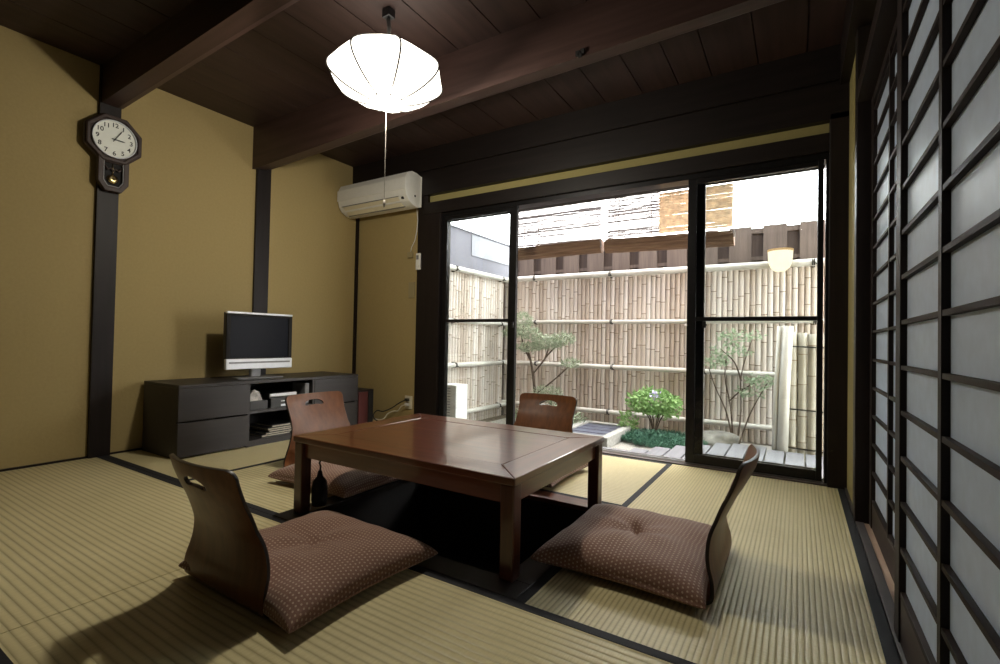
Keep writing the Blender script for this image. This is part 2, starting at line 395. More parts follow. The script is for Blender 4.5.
beam(2.312, 2.475, 2.235, 2.345, 'broad brown ceiling beam behind the pendant lamp', .028)
nt_ = MB()
for dx, dz in ((0, 0), (.014, .012), (-.013, .008)): nt_.box(-.985 + dx, 2.300, 2.305 + dz, -.965 + dx, 2.314, 2.33 + dz)
trim(nt_, 'small chipped notch on the broad ceiling beam', M['blackm'], 'notch')

# ---- sunken pit
pit = empty('sunken_foot_pit', (-1.39, 1.85, 0), 'black sunken foot pit with dark wooden rim under the low table', 'sunken pit')
RW = .105
MB().box(PX0, PY0, -.02, PX1, PY0 + RW, .003).build('rim_board', M['dark_x'], pit, bevel=.003)
MB().box(PX0, PY1 - RW, -.02, PX1, PY1, .003).build('rim_board', M['table'], pit, bevel=.003)
MB().box(PX0, PY0 + RW, -.02, PX0 + RW, PY1 - RW, .003).build('rim_board', M['dark_y'], pit, bevel=.003)
MB().box(PX1 - RW, PY0 + RW, -.02, PX1, PY1 - RW, .003).build('rim_board', M['dark_y'], pit, bevel=.003)
q = MB(); i0, i1, j0, j1 = PX0 + RW, PX1 - RW, PY0 + RW, PY1 - RW
q.box(i0 - .02, j0 - .02, -.42, i0, j1 + .02, -.02).box(i1, j0 - .02, -.42, i1 + .02, j1 + .02, -.02).box(i0, j0 - .02, -.42, i1, j0, -.02).box(i0, j1, -.42, i1, j1 + .02, -.02)
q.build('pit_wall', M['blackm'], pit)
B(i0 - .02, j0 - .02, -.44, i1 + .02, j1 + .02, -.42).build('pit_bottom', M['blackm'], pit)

# ---- tatami mats: straw top and cloth borders
HB = .032
def mat_(x0, x1, y0, y1, axis, borders, label):
    t = empty('tatami_mat', ((x0 + x1) / 2, (y0 + y1) / 2, -.02), label, 'tatami mat', 'straw mats covering the floor')
    a0, a1, b0, b1 = x0, x1, y0, y1
    if 'l' in borders: a0 += HB
    if 'r' in borders: a1 -= HB
    if 'f' in borders: b0 += HB
    if 'b' in borders: b1 -= HB
    B(a0, b0, -.02, a1, b1, 0).build('straw_top', M['tat_' + axis], t)
    for k in borders:
        e = {'l': (x0, y0, x0 + HB, y1), 'r': (x1 - HB, y0, x1, y1), 'f': (x0, y0, x1, y0 + HB), 'b': (x0, y1 - HB, x1, y1)}[k]
        B(e[0], e[1], -.02, e[2], e[3], .0015).build('cloth_border', M['heri'], t)
g_ = .0015
mat_(XL + .013, -1.826 - g_, .36, 1.333 - g_, 'x', 'fb', 'wide straw mat at the front left with the leftmost backrest chair\'s shadow on its end')
mat_(-1.826 + g_, XR - g_, .36, 1.333 - g_, 'x', 'fb', 'straw mat at the front below the black pit with ribs running sideways')
mat_(XL + .013, -1.9, YN, .36 - g_, 'x', 'b', 'straw mat nearest the viewer on the left')
mat_(-1.9 + g_, XR - g_, YN, .36 - g_, 'x', 'b', 'straw mat nearest the viewer on the right')
mat_(-.750, XR - g_, 1.333 + g_, 3.42, 'y', 'lr', 'straw mat on the right under the chair with its back to the paper doors')
mat_(-2.89 + g_, -.752, PY1 + g_, 3.42, 'x', 'fb', 'bright straw mat between the low table and the window')
mat_(-2.89 + g_, PX0 - g_, 1.333 + g_, PY1 - g_, 'x', 'fb', 'half straw mat left of the low table under the orange-lit chair')
mat_(XL + .013, -2.89 - g_, 1.333 + g_, 3.42, 'y', 'rf', 'straw mat along the left wall under the television cabinet')

# ---- window: frame, sill, four sashes (two each side pushed over each other, the middle stands open)
wf = MB().box(-2.80, YW, 1.95, .152, YW + .11, 1.99).box(-2.80, YW, -.02, -2.791, YW + .11, 1.95).box(.138, YW, -.02, .152, YW + .11, 1.95)
trim(wf, 'dark aluminium outer frame of the garden window', M['alu'], 'window frame')
trim(B(-3.0, 3.42, -.03, .235, YW + .12, .010), 'dark wooden sill board below the garden window', M['sill_x'], 'sill', bevel=.002)
wt = MB().box(-2.79, YW + .012, .010, .15, YW + .016, .02).box(-2.79, YW + .06, .010, .15, YW + .064, .02)
trim(wt, 'two thin metal window tracks on the sill', M['silver'], 'track')
wn = [0]
def sash(x0, x1, y0, label, sl=.05, sr=.05, latch=None):
    wn[0] += 1
    t = empty('window_%d' % wn[0], ((x0 + x1) / 2, y0 + .015, .012), label, 'window sash', 'sliding garden window sashes', 'structure')
    B(x0, y0, .015, x0 + sl, y0 + .03, 1.95).build('stile', M['alu'], t, bevel=.002)
    B(x1 - sr, y0, .015, x1, y0 + .03, 1.95).build('stile', M['alu'], t, bevel=.002)
    B(x0 + sl, y0, .015, x1 - sr, y0 + .03, .075).build('bottom_rail', M['alu'], t, bevel=.002)
    B(x0 + sl, y0, 1.915, x1 - sr, y0 + .03, 1.95).build('top_rail', M['alu'], t, bevel=.002)
    B(x0 + sl, y0 + .002, .978, x1 - sr, y0 + .028, 1.004).build('middle_rail', M['alu'], t, bevel=.002)
    B(x0 + sl, y0 + .013, .075, x1 - sr, y0 + .017, 1.915).build('glass_pane', M['glass'], t)
    if latch:
        m = MB().box(latch - .012, y0 - .012, .93, latch + .012, y0, .975).box(latch - .004, y0 - .02, .945, latch + .018, y0 - .01, .957)
        m.build('latch', M['black'], t, bevel=.002)
    return t
sash(-2.79, -2.005, YW + .005, 'left inner garden window sash, nearest the broad dark post', .045, .072, -2.03)
sash(-2.79, -2.055, YW + .055, 'left outer garden window sash behind the inner one', .025, .045)
sash(-.648, .128, YW + .005, 'right inner garden window sash beside the corner post', .055, .030, -.535)
sash(-.60, .128, YW + .055, 'right outer garden window sash behind the inner one', .055, .030)

# ---- shoji doors
dn = [0]
def shoji(y0, y1, xf, label, zb=.135, zp=.1262, kt=.145):
    dn[0] += 1
    t = empty('door_%d' % dn[0], (xf + .015, (y0 + y1) / 2, .002), label, 'sliding paper door', 'sliding paper doors on the right', 'structure')
    x1 = xf + .03; z0, z1 = .004, 1.985; sw = .07
    B(xf, y0, z0, x1, y0 + sw, z1).build('stile', M['shoji_wood'], t, bevel=.002)
    B(xf, y1 - sw, z0, x1, y1, z1).build('stile', M['shoji_wood'], t, bevel=.002)
    B(xf + .001, y0 + sw, 1.945, x1, y1 - sw, z1).build('top_rail', M['shoji_wood_y'], t)
    B(xf + .004, y0 + sw, z0, x1, y1 - sw, kt).build('foot_board', M['koshi'], t)
    ym = (y0 + y1) / 2
    B(xf + .0015, ym - .013, kt, xf + .016, ym + .013, 1.945).build('upright_bar', M['shoji_wood'], t)
    for k in range(15):
        z = zb + zp * k
        if z > 1.93: break
        B(xf + .003, y0 + sw, z - .006, xf + .0155, y1 - sw, z + .006).build('cross_bar', M['shoji_wood_y'], t)
    B(xf + .016, y0 + sw, kt - .005, xf + .019, y1 - sw, 1.95).build('paper_panel', M['paper'], t)
shoji(1.775, 2.812, .286, 'paper sliding door farthest from the viewer, next to the dark door post', .1265, .1275, .116)
shoji(.795, 1.803, .243, 'large paper sliding door in front, filling the right edge')
shoji(-.19, .83, .286, 'paper sliding door beside the viewer, rear track', .1265, .1275, .116)
shoji(-1.2, -.17, .243, 'paper sliding door behind the viewer, front track')

# ------------------------------------------------------------------ low table
TX0, TX1, TY0, TY1, TZ = -2.0, -.803, 1.405, 2.285, .357
tb = empty('low_table', ((TX0 + TX1) / 2, (TY0 + TY1) / 2, .003), 'low reddish brown lacquered wooden table over the sunken pit', 'table')
bw = .135
B(TX0 + bw, TY0 + bw, TZ - .026, TX1 - bw, TY1 - bw, TZ - .0012).build('top_panel', M['table'], tb)
def trap(p, nm, mt):
    return MB().prism(p, TZ - .028, TZ, 'xy').build(nm, mt, tb, bevel=.004)
e_ = .0012
trap([(TX0, TY0), (TX1, TY0), (TX1 - bw, TY0 + bw - e_), (TX0 + bw, TY0 + bw - e_)], 'top_border', M['table'])
trap([(TX0, TY1), (TX0 + bw, TY1 - bw + e_), (TX1 - bw, TY1 - bw + e_), (TX1, TY1)], 'top_border', M['table'])
trap([(TX0, TY0), (TX0 + bw - e_, TY0 + bw), (TX0 + bw - e_, TY1 - bw), (TX0, TY1)], 'top_border', M['table_y'])
trap([(TX1, TY0), (TX1, TY1), (TX1 - bw + e_, TY1 - bw), (TX1 - bw + e_, TY0 + bw)], 'top_border', M['table_y'])
li, lw = .006, .055
for sx in (0, 1):
    for sy in (0, 1):
        x0 = TX0 + li if not sx else TX1 - li - lw; y0 = TY0 + li if not sy else TY1 - li - lw
        B(x0, y0, .003, x0 + lw, y0 + lw, TZ - .028).build('leg', M['table_z'], tb, bevel=.006, seg=3)
ai = .024
for a in ((TX0 + li + lw, TY0 + ai, TX1 - li - lw, TY0 + ai + .02), (TX0 + li + lw, TY1 - ai - .02, TX1 - li - lw, TY1 - ai)):
    B(a[0], a[1], TZ - .098, a[2], a[3], TZ - .028).build('apron', M['table'], tb)
for a in ((TX0 + ai, TY0 + li + lw, TX0 + ai + .02, TY1 - li - lw), (TX1 - ai - .02, TY0 + li + lw, TX1 - ai, TY1 - li - lw)):
    B(a[0], a[1], TZ - .098, a[2], a[3], TZ - .028).build('apron', M['table_y'], tb)
# hanging heater control beside the left leg
hc = empty('heater_control', (-1.905, 1.50, .02), 'black heater control hanging on its cord inside the table\'s left front leg', 'heater control')
cx, cy = -1.922, 1.50
m = MB(); m.lathe([(.0, .02), (.032, .024), (.037, .05), (.036, .11), (.030, .14), (.014, .160), (.009, .185)], (cx, cy, 0), 14)
m.build('control_body', M['blackm'], hc, True)
MB().tube([(cx, cy, .185), (cx + .004, cy, .205), (cx - .006, cy, .222), (cx + .012, cy - .004, .238), (cx + .034, cy - .006, .244), (cx + .045, cy - .006, .258)], .0042, 8).build('black_cord', M['black'], hc, True)
MB().tube([(cx - .006, cy, .222), (cx - .02, cy + .004, .26), (cx - .022, cy + .004, .30), (cx - .022, cy + .004, .331)], .0022, 6).build('white_string', M['string'], hc, True)

# ------------------------------------------------------------------ legless chairs
PROF = [(.16, .006), (.05, .006), (-.06, .006), (-.15, .006), (-.225, .007), (-.250, .012), (-.263, .024), (-.266, .052), (-.263, .080), (-.254, .112), (-.249, .145), (-.249, .180), (-.253, .212), (-.265, .250), (-.282, .298), (-.301, .340), (-.320, .388), (-.329, .417), (-.335, .441)]
def catmull(P, n):
    out = []
    for i in range(len(P) - 1):
        p0, p1, p2, p3 = (P[max(i - 1, 0)], P[i], P[i + 1], P[min(i + 2, len(P) - 1)])
        for k in range(n):
            t = k / n
            out.append(tuple(.5 * ((2 * b) + (-a + c) * t + (2 * a - 5 * b + 4 * c - d) * t * t + (-a + 3 * b - 3 * c + d) * t ** 3) for a, b, c, d in zip(p0, p1, p2, p3)))
    out.append(P[-1]); return out
def width_at(z):
    W = [(0, .465), (.06, .464), (.12, .450), (.18, .420), (.25, .376), (.32, .370), (.40, .382), (.45, .390)]
    for (a, wa), (b, wb) in zip(W, W[1:]):
        if z <= b: t = (z - a) / (b - a); return wa + (wb - wa) * t
    return W[-1][1]
def shell_mesh():
    pr = catmull(PROF, 4)
    sl = [0]
    for a, b in zip(pr, pr[1:]): sl.append(sl[-1] + math.dist(a, b))
    L = sl[-1]; nu, ns = 72, 120
    import bisect
    def at(s):
        i = min(max(bisect.bisect_right(sl, s) - 1, 0), len(pr) - 2); t = (s - sl[i]) / (sl[i + 1] - sl[i])
        return tuple(a + (b - a) * t for a, b in zip(pr[i], pr[i + 1]))
    hc_, hw, hh = L - .062, .062, .0165                       # hand hole
    def inhole(u, s, grow=1.0):
        v = s - hc_ + 3.2 * u * u - .004
        return (abs(u) / (hw * grow)) ** 3.2 + (abs(v) / (hh * grow)) ** 3.2 < 1
    def snap(u, s):
        k = 1.0; cu, cs = 0, hc_
        lo, hi = 0.0, 4.0
        for _ in range(30):
            mid = (lo + hi) / 2
            if inhole(cu + (u - cu) * mid, cs + (s - cs) * mid): lo = mid
            else: hi = mid
        return cu + (u - cu) * lo, cs + (s - cs) * lo
    us = {}
    grid = []
    for i in range(ns + 1):
        s = L * (i / ns)
        # finer rows at the back: more of them near the hole
        s = L * ((i / ns) ** .8)
        row = []
        for j in range(nu + 1):
            z = at(s)[1]; w = width_at(z) if at(s)[0] < -.15 else .43
            u = (j / nu - .5) * w
            row.append([u, s])
        grid.append(row)
    # round the upper corners
    R_ = .032
    for i in range(ns + 1):
        for j in range(nu + 1):
            u, s = grid[i][j]; w = .39 / 2
            d = L - s
            if d < R_:
                lim = w - R_ + math.sqrt(max(0, R_ * R_ - (R_ - d) ** 2)); lim = max(lim, w - R_)
                grid[i][j][0] = u * lim / w if w else u
    cells = []
    for i in range(ns):
        for j in range(nu):
            cu = sum(grid[a][b][0] for a in (i, i + 1) for b in (j, j + 1)) / 4; cs = sum(grid[a][b][1] for a in (i, i + 1) for b in (j, j + 1)) / 4
            if not inhole(cu, cs): cells.append((i, j))
    used = {}
    cset = set(cells)
    for i in range(ns + 1):
        for j in range(nu + 1):
            adj = [(i + a, j + b) for a in (-1, 0) for b in (-1, 0) if 0 <= i + a < ns and 0 <= j + b < nu]
            ins = [c in cset for c in adj]
            if any(ins) and not all(ins):
                u, s = grid[i][j]
                grid[i][j][0], grid[i][j][1] = snap(u, s)
    vs = []; idx = {}
    def pos(u, s):
        y, z = at(min(s, L))
        k = max(0, min(1, (z - .10) / .30)); w = .2
        bow = .004 + .034 * k if z > .02 else 0
        if y > -.2: bow = 0
        bow *= min(1, max(0, (z - .01) / .05))
        y2 = y - bow * (1 - (u / w) ** 2)
        return (u, y2, z)
    for c in cells:
        for a, b in ((0, 0), (0, 1), (1, 1), (1, 0)):
            k = (c[0] + a, c[1] + b)
            if k not in idx: idx[k] = len(vs); vs.append(pos(*grid[k[0]][k[1]]))
    fs = [(idx[(i, j)], idx[(i, j + 1)], idx[(i + 1, j + 1)], idx[(i + 1, j)]) for i, j in cells]
    m = MB(); m.add(vs, fs); return m
def cushion_mesh(w, d, h, seed):
    rnd = random.Random(seed); m = MB(); n = 44
    ph = [rnd.uniform(0, 6) for _ in range(6)]
    top = []; bot = []; uv = []
    for i in range(n + 1):
        for j in range(n + 1):
            a = -1 + 2 * j / n; b = -1 + 2 * i / n
            a_ = sin(a * pi / 2); b_ = sin(b * pi / 2)
            # edges bow inwards between the four pointed corners
            x = a_ * (w / 2) * (1 - .085 * (1 - b_ * b_)); y = b_ * (d / 2) * (1 - .085 * (1 - a_ * a_))
            e = (1 - abs(a_) ** 3.6) * (1 - abs(b_) ** 3.6)
            t = max(0, e) ** .36
            r = math.hypot(x, y)
            dip = .34 * math.exp(-(r / .022) ** 2) + .20 * math.exp(-(r / .09) ** 2)
            wr = .05 * sin(9 * a_ + ph[0]) * cos(7 * b_ + ph[1]) + .03 * sin(15 * a_ * b_ + ph[2]) + .10 * sin(5 * math.atan2(y, x) + ph[3]) * math.exp(-(r / .16) ** 2)
            z = h * (t * (1 - dip) * (1 + wr * t))
            top.append((x, y, .026 + z)); uv.append((x * 1.0, y * 1.0 + .0))
            bot.append((x, y, .026 - .026 * min(1, max(0, e) ** .32 * 1.2)))
    # uv follows the surface (arc length from the middle) so the dots keep their size down the sides
    W1 = n + 1; c0 = n // 2; uu = [0.0] * (W1 * W1); vv = [0.0] * (W1 * W1)
    for i in range(W1):
        for st in (1, -1):
            j = c0
            while 0 <= j + st <= n:
                uu[i * W1 + j + st] = uu[i * W1 + j] + st * math.dist(top[i * W1 + j], top[i * W1 + j + st]); j += st
    for j in range(W1):
        for st in (1, -1):
            i = c0
            while 0 <= i + st <= n:
                vv[(i + st) * W1 + j] = vv[i * W1 + j] + st * math.dist(top[i * W1 + j], top[(i + st) * W1 + j]); i += st
    uvt = list(zip(uu, vv))
    k = (n + 1) ** 2
    F = [(i * (n + 1) + j, i * (n + 1) + j + 1, (i + 1) * (n + 1) + j + 1, (i + 1) * (n + 1) + j) for i in range(n) for j in range(n)]
    m.add(top, F); m.add(bot, [tuple(reversed(q_)) for q_ in F])
    bd = [j for j in range(n)] + [i * (n + 1) + n for i in range(n)] + [n * (n + 1) + j for j in range(n, 0, -1)] + [i * (n + 1) for i in range(n, 0, -1)]
    for a, b in zip(bd, bd[1:] + bd[:1]): m.f.append([a, k + a, k + b, b]); m.mi.append(0)
    m.uv = uvt + uvt
    return m
def make_chair(label):
    t = empty('legless_chair', (0, 0, 0), label, 'legless chair', 'legless chairs around the low table')
    o = shell_mesh().build('bent_wood_shell', [M['chair'], M['chair_edge']], t, True, fix=False)
    sd = o.modifiers.new('Solidify', 'SOLIDIFY'); sd.thickness = .011; sd.offset = 0; sd.material_offset_rim = 1
    bv = o.modifiers.new('Bevel', 'BEVEL'); bv.width = .0025; bv.segments = 2; bv.limit_method = 'ANGLE'; bv.angle_limit = rad(50)
    return t
ch0 = make_chair('walnut legless chair at the left front with its backrest turned to the viewer')
ch0.location = (-1.515, 1.097, 0); ch0.rotation_euler = (0, 0, rad(-1))
chairs = [ch0]
for loc, rz, lab in (((-.485, 1.865, 0), 90, 'walnut legless chair on the right seen edge-on before the paper doors'),
                     ((-2.345, 2.04, 0), -90, 'walnut legless chair lit orange in front of the television cabinet'),
                     ((-1.465, 2.665, 0), 180, 'dark walnut legless chair behind the table against the garden window')):
    k = copy_tree(ch0, loc, rad(rz)); k['label'] = lab; chairs.append(k)
    k.scale = (1, 1, 1.02)
    if rz != 90: k.scale = (1.13, 1, 1.02)
def cushion(loc, rz, w, d, h, seed, lab, ):
    t = empty('floor_cushion', (0, 0, 0), lab, 'cushion', 'brown dotted cushions on the legless chairs')
    o = cushion_mesh(w, d, h, seed).build('cushion_cover', M['cush'], t, True)
    MB().lathe([(.0, .024 + h * .46), (.005, .025 + h * .47), (.004, .027 + h * .48), (.0, .028 + h * .48)], (0, 0, 0), 10).build('tuft', M['tuft'], t, True)
    t.location = loc; t.rotation_euler = (0, 0, rad(rz)); return t
cushion((-1.44, 1.105, .013), -2, .64, .59, .080, 1, 'brown dotted cushion in the left front, its corner towards the viewer')
cushion((-.518, 1.858, .013), 90, .63, .588, .080, 2, 'brown dotted cushion on the right with a deep tuft, nearest the paper doors')
cushion((-2.185, 1.93, .013), -90, .65, .63, .078, 3, 'brown dotted cushion half hidden behind the table\'s left front leg')
cushion((-1.425, 2.655, .013), 180, .62, .60, .078, 4, 'brown dotted cushion at the window side, seen under the table edge')

# ------------------------------------------------------------------ television cabinet and what is on it
CX0, CX1, CH = -3.905, -3.412, .487
cb = empty('television_cabinet', (-3.66, 2.30, 0), 'long low charcoal cabinet with drawers and open shelves under the television', 'cabinet')
Y0, Y1, Y2, Y3 = 1.555, 2.032, 2.578, 3.052
B(CX0, Y0, CH - .022, CX1 + .002, Y3, CH).build('top_board', M['cab'], cb, bevel=.002)
B(CX0, Y0, 0, CX1 - .02, Y0 + .02, CH - .022).build('side_panel', M['cab'], cb)
B(CX0, Y3 - .02, 0, CX1 - .02, Y3, CH - .022).build('side_panel', M['cab'], cb)
B(CX0, Y1 - .012, 0, CX1 - .004, Y1 + .006, CH - .022).build('divider', M['cab'], cb)
B(CX0, Y2 - .006, 0, CX1 - .004, Y2 + .012, CH - .022).build('divider', M['cab'], cb)
B(CX0, Y0 + .02, 0, CX0 + .012, Y3 - .02, CH - .022).build('back_panel', M['cab_in'], cb)
B(CX0 + .012, Y1 + .006, .242, CX1 - .012, Y2 - .006, .264).build('shelf', M['cab'], cb)
B(CX0 + .012, Y1 + .006, .0, CX1 - .008, Y2 - .006, .045).build('bottom_board', M['cab'], cb)
for a, b in ((Y0, Y1 - .012), (Y2 + .012, Y3)):
    for z0, z1 in ((.012, .236), (.246, CH - .024)):
        B(CX1 - .02, a, z0, CX1, b, z1).build('drawer_front', M['cab'], cb, bevel=.002)
# television
tv = empty('television', (-3.64, 2.21, CH), 'flat television with black screen and silver speaker strip on the charcoal cabinet', 'television')
tx = -3.62; ya, yb, za, zb = 1.957, 2.500, .560, 1.0
B(tx - .045, ya + .004, za + .01, tx + .002, yb - .004, zb - .006).build('back_housing', M['black'], tv, bevel=.006)
MB().ring([(ya, za + .082), (yb, za + .082), (yb, zb - .016), (ya, zb - .016)], [(ya + .03, za + .09), (yb - .03, za + .09), (yb - .03, zb - .032), (ya + .03, zb - .032)], tx, tx + .014).build('bezel', M['blackm'], tv, bevel=.002)
B(tx, ya + .029, za + .089, tx + .006, yb - .029, zb - .031).build('screen', M['screen'], tv)
B(tx - .01, ya, zb - .016, tx + .016, yb, zb).build('top_strip', M['silver'], tv, bevel=.003)
B(tx - .01, ya - .002, za, tx + .020, yb + .002, za + .081).build('speaker_strip', M['silver'], tv, bevel=.006)
B(tx + .0195, ya + .02, za + .045, tx + .0215, yb - .02, za + .058).build('speaker_grille', M['grey'], tv)
B(tx - .04, 2.165, CH + .010, tx - .005, 2.245, za + .02).build('stand_neck', M['grey'], tv, bevel=.004)
MB().prism([(tx - .10, 2.06), (tx + .06, 2.03), (tx + .075, 2.06), (tx + .075, 2.37), (tx + .06, 2.40), (tx - .10, 2.36)], CH, CH + .009, 'xy').build('stand_foot', M['grey'], tv, bevel=.003)
# things in the open shelves
zs = .264
tag(B(-3.60, 2.05, zs, -3.435, 2.19, zs + .068).build('storage_box', M['black'], bevel=.003), 'small black box on the upper shelf under the crumpled pouch', 'box')
m = MB(); rnd = random.Random(4)
pv = [(-3.52, 2.055, .0), (-3.44, 2.05, .0), (-3.44, 2.15, .0), (-3.52, 2.15, .0), (-3.455, 2.062, .05), (-3.45, 2.09, .085), (-3.46, 2.135, .06), (-3.51, 2.10, .07), (-3.437, 2.11, .04)]
m.add([(a, b, zs + .069 + c_) for a, b, c_ in pv], [(0, 1, 2, 3), (0, 4, 1), (1, 4, 8), (1, 8, 2), (2, 8, 6), (2, 6, 3), (4, 5, 8), (8, 5, 6), (3, 6, 7), (3, 7, 0), (0, 7, 4), (4, 7, 5), (5, 7, 6)])
tag(m.build('crumpled_pouch', M['pouch']), 'crumpled pale grey pouch on the black box in the cabinet', 'pouch')
dk = empty('tape_deck', (-3.55, 2.33, zs), 'black recorder deck with small silver controls on the upper shelf', 'recorder')
B(-3.74, 2.215, zs, -3.436, 2.52, zs + .075).build('deck_body', M['black'], dk, bevel=.003)
B(-3.437, 2.30, zs + .008, -3.433, 2.40, zs + .024).build('front_flap', M['silver'], dk)
B(-3.437, 2.30, zs + .045, -3.433, 2.44, zs + .052).build('display_line', M['silver'], dk)
pl = empty('disc_player', (-3.56, 2.32, zs + .075), 'slim silver disc player on top of the black recorder deck', 'disc player')
B(-3.70, 2.205, zs + .0755, -3.445, 2.44, zs + .112).build('player_body', M['black'], pl, bevel=.003)
B(-3.446, 2.208, zs + .088, -3.438, 2.437, zs + .110).build('player_front', M['silver'], pl, bevel=.001)
tag(B(-3.62, 2.525, zs, -3.45, 2.565, zs + .17).build('upright_case', M['grey'], bevel=.003), 'grey upright case at the right end of the upper shelf', 'case')
for k, (y0, y1, z0, dx) in enumerate(((2.16, 2.40, .0455, 0), (2.19, 2.42, .062, .01), (2.22, 2.43, .078, .004), (2.20, 2.42, .095, .015), (2.24, 2.44, .112, .008))):
    mg = empty('magazine', (-3.53, (y0 + y1) / 2, z0), ['magazine at the bottom of the pile in the lower shelf', 'second magazine from the bottom in the lower shelf', 'middle magazine of the lower shelf pile', 'second magazine from the top in the lower shelf', 'topmost magazine of the pile in the lower shelf'][k], 'magazine', 'magazines in the lower cabinet shelf')
    B(-3.68, y0, z0, -3.455 + dx, y1, z0 + .003).build('cover', M['black'], mg)
    B(-3.68, y0 + .002, z0 + .003, -3.457 + dx, y1 - .002, z0 + .013).build('page_block', M['paperstack'], mg)
    B(-3.68, y0, z0 + .013, -3.455 + dx, y1, z0 + .016).build('cover', M['black'], mg)
tag(MB().lathe([(.022, 0), (.027, .01), (.026, .07), (.018, .09), (.010, .095)], (-3.445, 2.455, .0455), 14).build('white_bottle', M['white'], smooth=True), 'small white bottle at the front of the lower cabinet shelf', 'bottle')
# dark red box beyond the cabinet
sp = empty('wooden_speaker', (-3.53, 3.19, 0), 'dark red wooden speaker standing at the right end of the charcoal cabinet', 'speaker')
B(-3.70, 3.085, 0, -3.462, 3.292, .33).build('case', M['dark_z'], sp, bevel=.004)
B(-3.463, 3.10, .015, -3.452, 3.215, .312).build('front_panel', M['redwood'], sp, bevel=.003)
B(-3.463, 3.225, .015, -3.455, 3.28, .312).build('side_strip', M['blackm'], sp)

# ------------------------------------------------------------------ pendulum clock on the first post
ck = empty('pendulum_clock', (XL + .03, 1.325, 2.05), 'dark octagonal pendulum wall clock with white dial on the left post', 'clock')
KY, KZ, KX = 1.327, 2.105, XL + .03
def octa(a, cy=KY, cz=KZ):
    R_ = a / cos(pi / 8); return [(cy + R_ * cos(pi / 8 + i * pi / 4), cz + R_ * sin(pi / 8 + i * pi / 4)) for i in range(8)]
MB().prism(octa(.158), KX, KX + .035).build('octagon_case', M['clockwood'], ck, bevel=.006)
MB().ring(octa(.152), octa(.128), KX + .035, KX + .052).build('octagon_moulding', M['clockwood'], ck, bevel=.006)
def circ(r, n=48, cy=KY, cz=KZ): return [(cy + r * cos(2 * pi * i / n), cz + r * sin(2 * pi * i / n)) for i in range(n)]
MB().ring(circ(.124), circ(.118), KX + .035, KX + .054).build('dial_ring', M['silver'], ck, bevel=.002)
dl = MB().prism(circ(.119), KX + .034, KX + .040).build('dial', M['dial'], ck)
fx = KX + .0402
def glyphs(mb, txt, cy, cz, size):
    cu = bpy.data.curves.new('t', 'FONT'); cu.body = txt; cu.size = size; cu.align_x = 'CENTER'; cu.align_y = 'CENTER'; cu.extrude = .0004; cu.offset = .0006
    ob = bpy.data.objects.new('t', cu); COL.objects.link(ob)
    bpy.context.view_layer.update()
    dg = bpy.context.evaluated_depsgraph_get(); me = ob.evaluated_get(dg).to_mesh()
    mb.add([(fx + v.co.z + .0005, cy + v.co.x, cz + v.co.y) for v in me.vertices], [tuple(p.vertices) for p in me.polygons])
    ob.evaluated_get(dg).to_mesh_clear(); bpy.data.objects.remove(ob); bpy.data.curves.remove(cu)
for h in range(1, 13):
    a = pi / 2 - h * pi / 6; nm = MB(); glyphs(nm, str(h), KY + .093 * cos(a), KZ + .093 * sin(a), .040); nm.build('numeral', M['ink'], dl)
def hand(a, L, w, nme):
    d = Vector((0, cos(a), sin(a))); p = Vector((0, -sin(a), cos(a))); o = Vector((fx + .004, KY, KZ))
    pts = [o - d * .018 + p * w, o - d * .018 - p * w, o + d * L * .75 - p * w * 1.2, o + d * L, o + d * L * .75 + p * w * 1.2]
    mm = MB(); mm.add([tuple(q_) for q_ in pts] + [tuple(q_ + Vector((.0015, 0, 0))) for q_ in pts], [(0, 1, 2, 3, 4), (9, 8, 7, 6, 5)] + [(i, (i + 1) % 5, 5 + (i + 1) % 5, 5 + i) for i in range(5)])
    return mm.build(nme, M['ink'], dl)
hand(rad(60), .085, .0026, 'minute_hand'); hand(rad(-2), .060, .0030, 'hour_hand')
MB().lathe([(.006, 0), (.006, .008), (.0, .009)], (fx, KY, KZ), 12, axis='x').build('hand_cap', M['ink'], dl)
lo_ = [(KY - .085, 1.98), (KY - .085, 1.815), (KY - .045, 1.757), (KY + .045, 1.757), (KY + .085, 1.815), (KY + .085, 1.98)]
li_ = [(KY - .055, 1.965), (KY - .055, 1.825), (KY - .032, 1.79), (KY + .032, 1.79), (KY + .055, 1.825), (KY + .055, 1.965)]
MB().prism(lo_, KX, KX + .018).build('pendulum_case', M['clockwood'], ck, bevel=.004)
MB().ring(lo_, li_, KX + .018, KX + .046).build('case_moulding', M['clockwood'], ck, bevel=.004)
li2 = [(KY + (a - KY) * .93, 1.878 + (b - 1.878) * .95) for a, b in li_]
MB().ring(li_, li2, KX + .030, KX + .042).build('inner_trim', M['grey'], ck)
MB().prism(li2, KX + .018, KX + .019).build('case_back', M['blackm'], ck)
pd = MB().tube([(KX + .026, KY, 1.965), (KX + .026, KY, 1.86)], .002, 6).lathe([(.0, -.004), (.028, -.003), (.031, 0), (.028, .005), (.012, .008), (.0, .0085)], (KX + .027, KY, 1.842), 24, axis='x')
pd.build('pendulum', M['brass'], ck, True)
sc_ = MB()
for s_ in (-1, 1): sc_.tube([(KX + .034, KY + s_ * .048, 1.925), (KX + .034, KY + s_ * .03, 1.90), (KX + .034, KY + s_ * .012, 1.912), (KX + .034, KY, 1.895)], .006, 6)
sc_.build('scroll_ornament', M['clockwood'], ck, True)

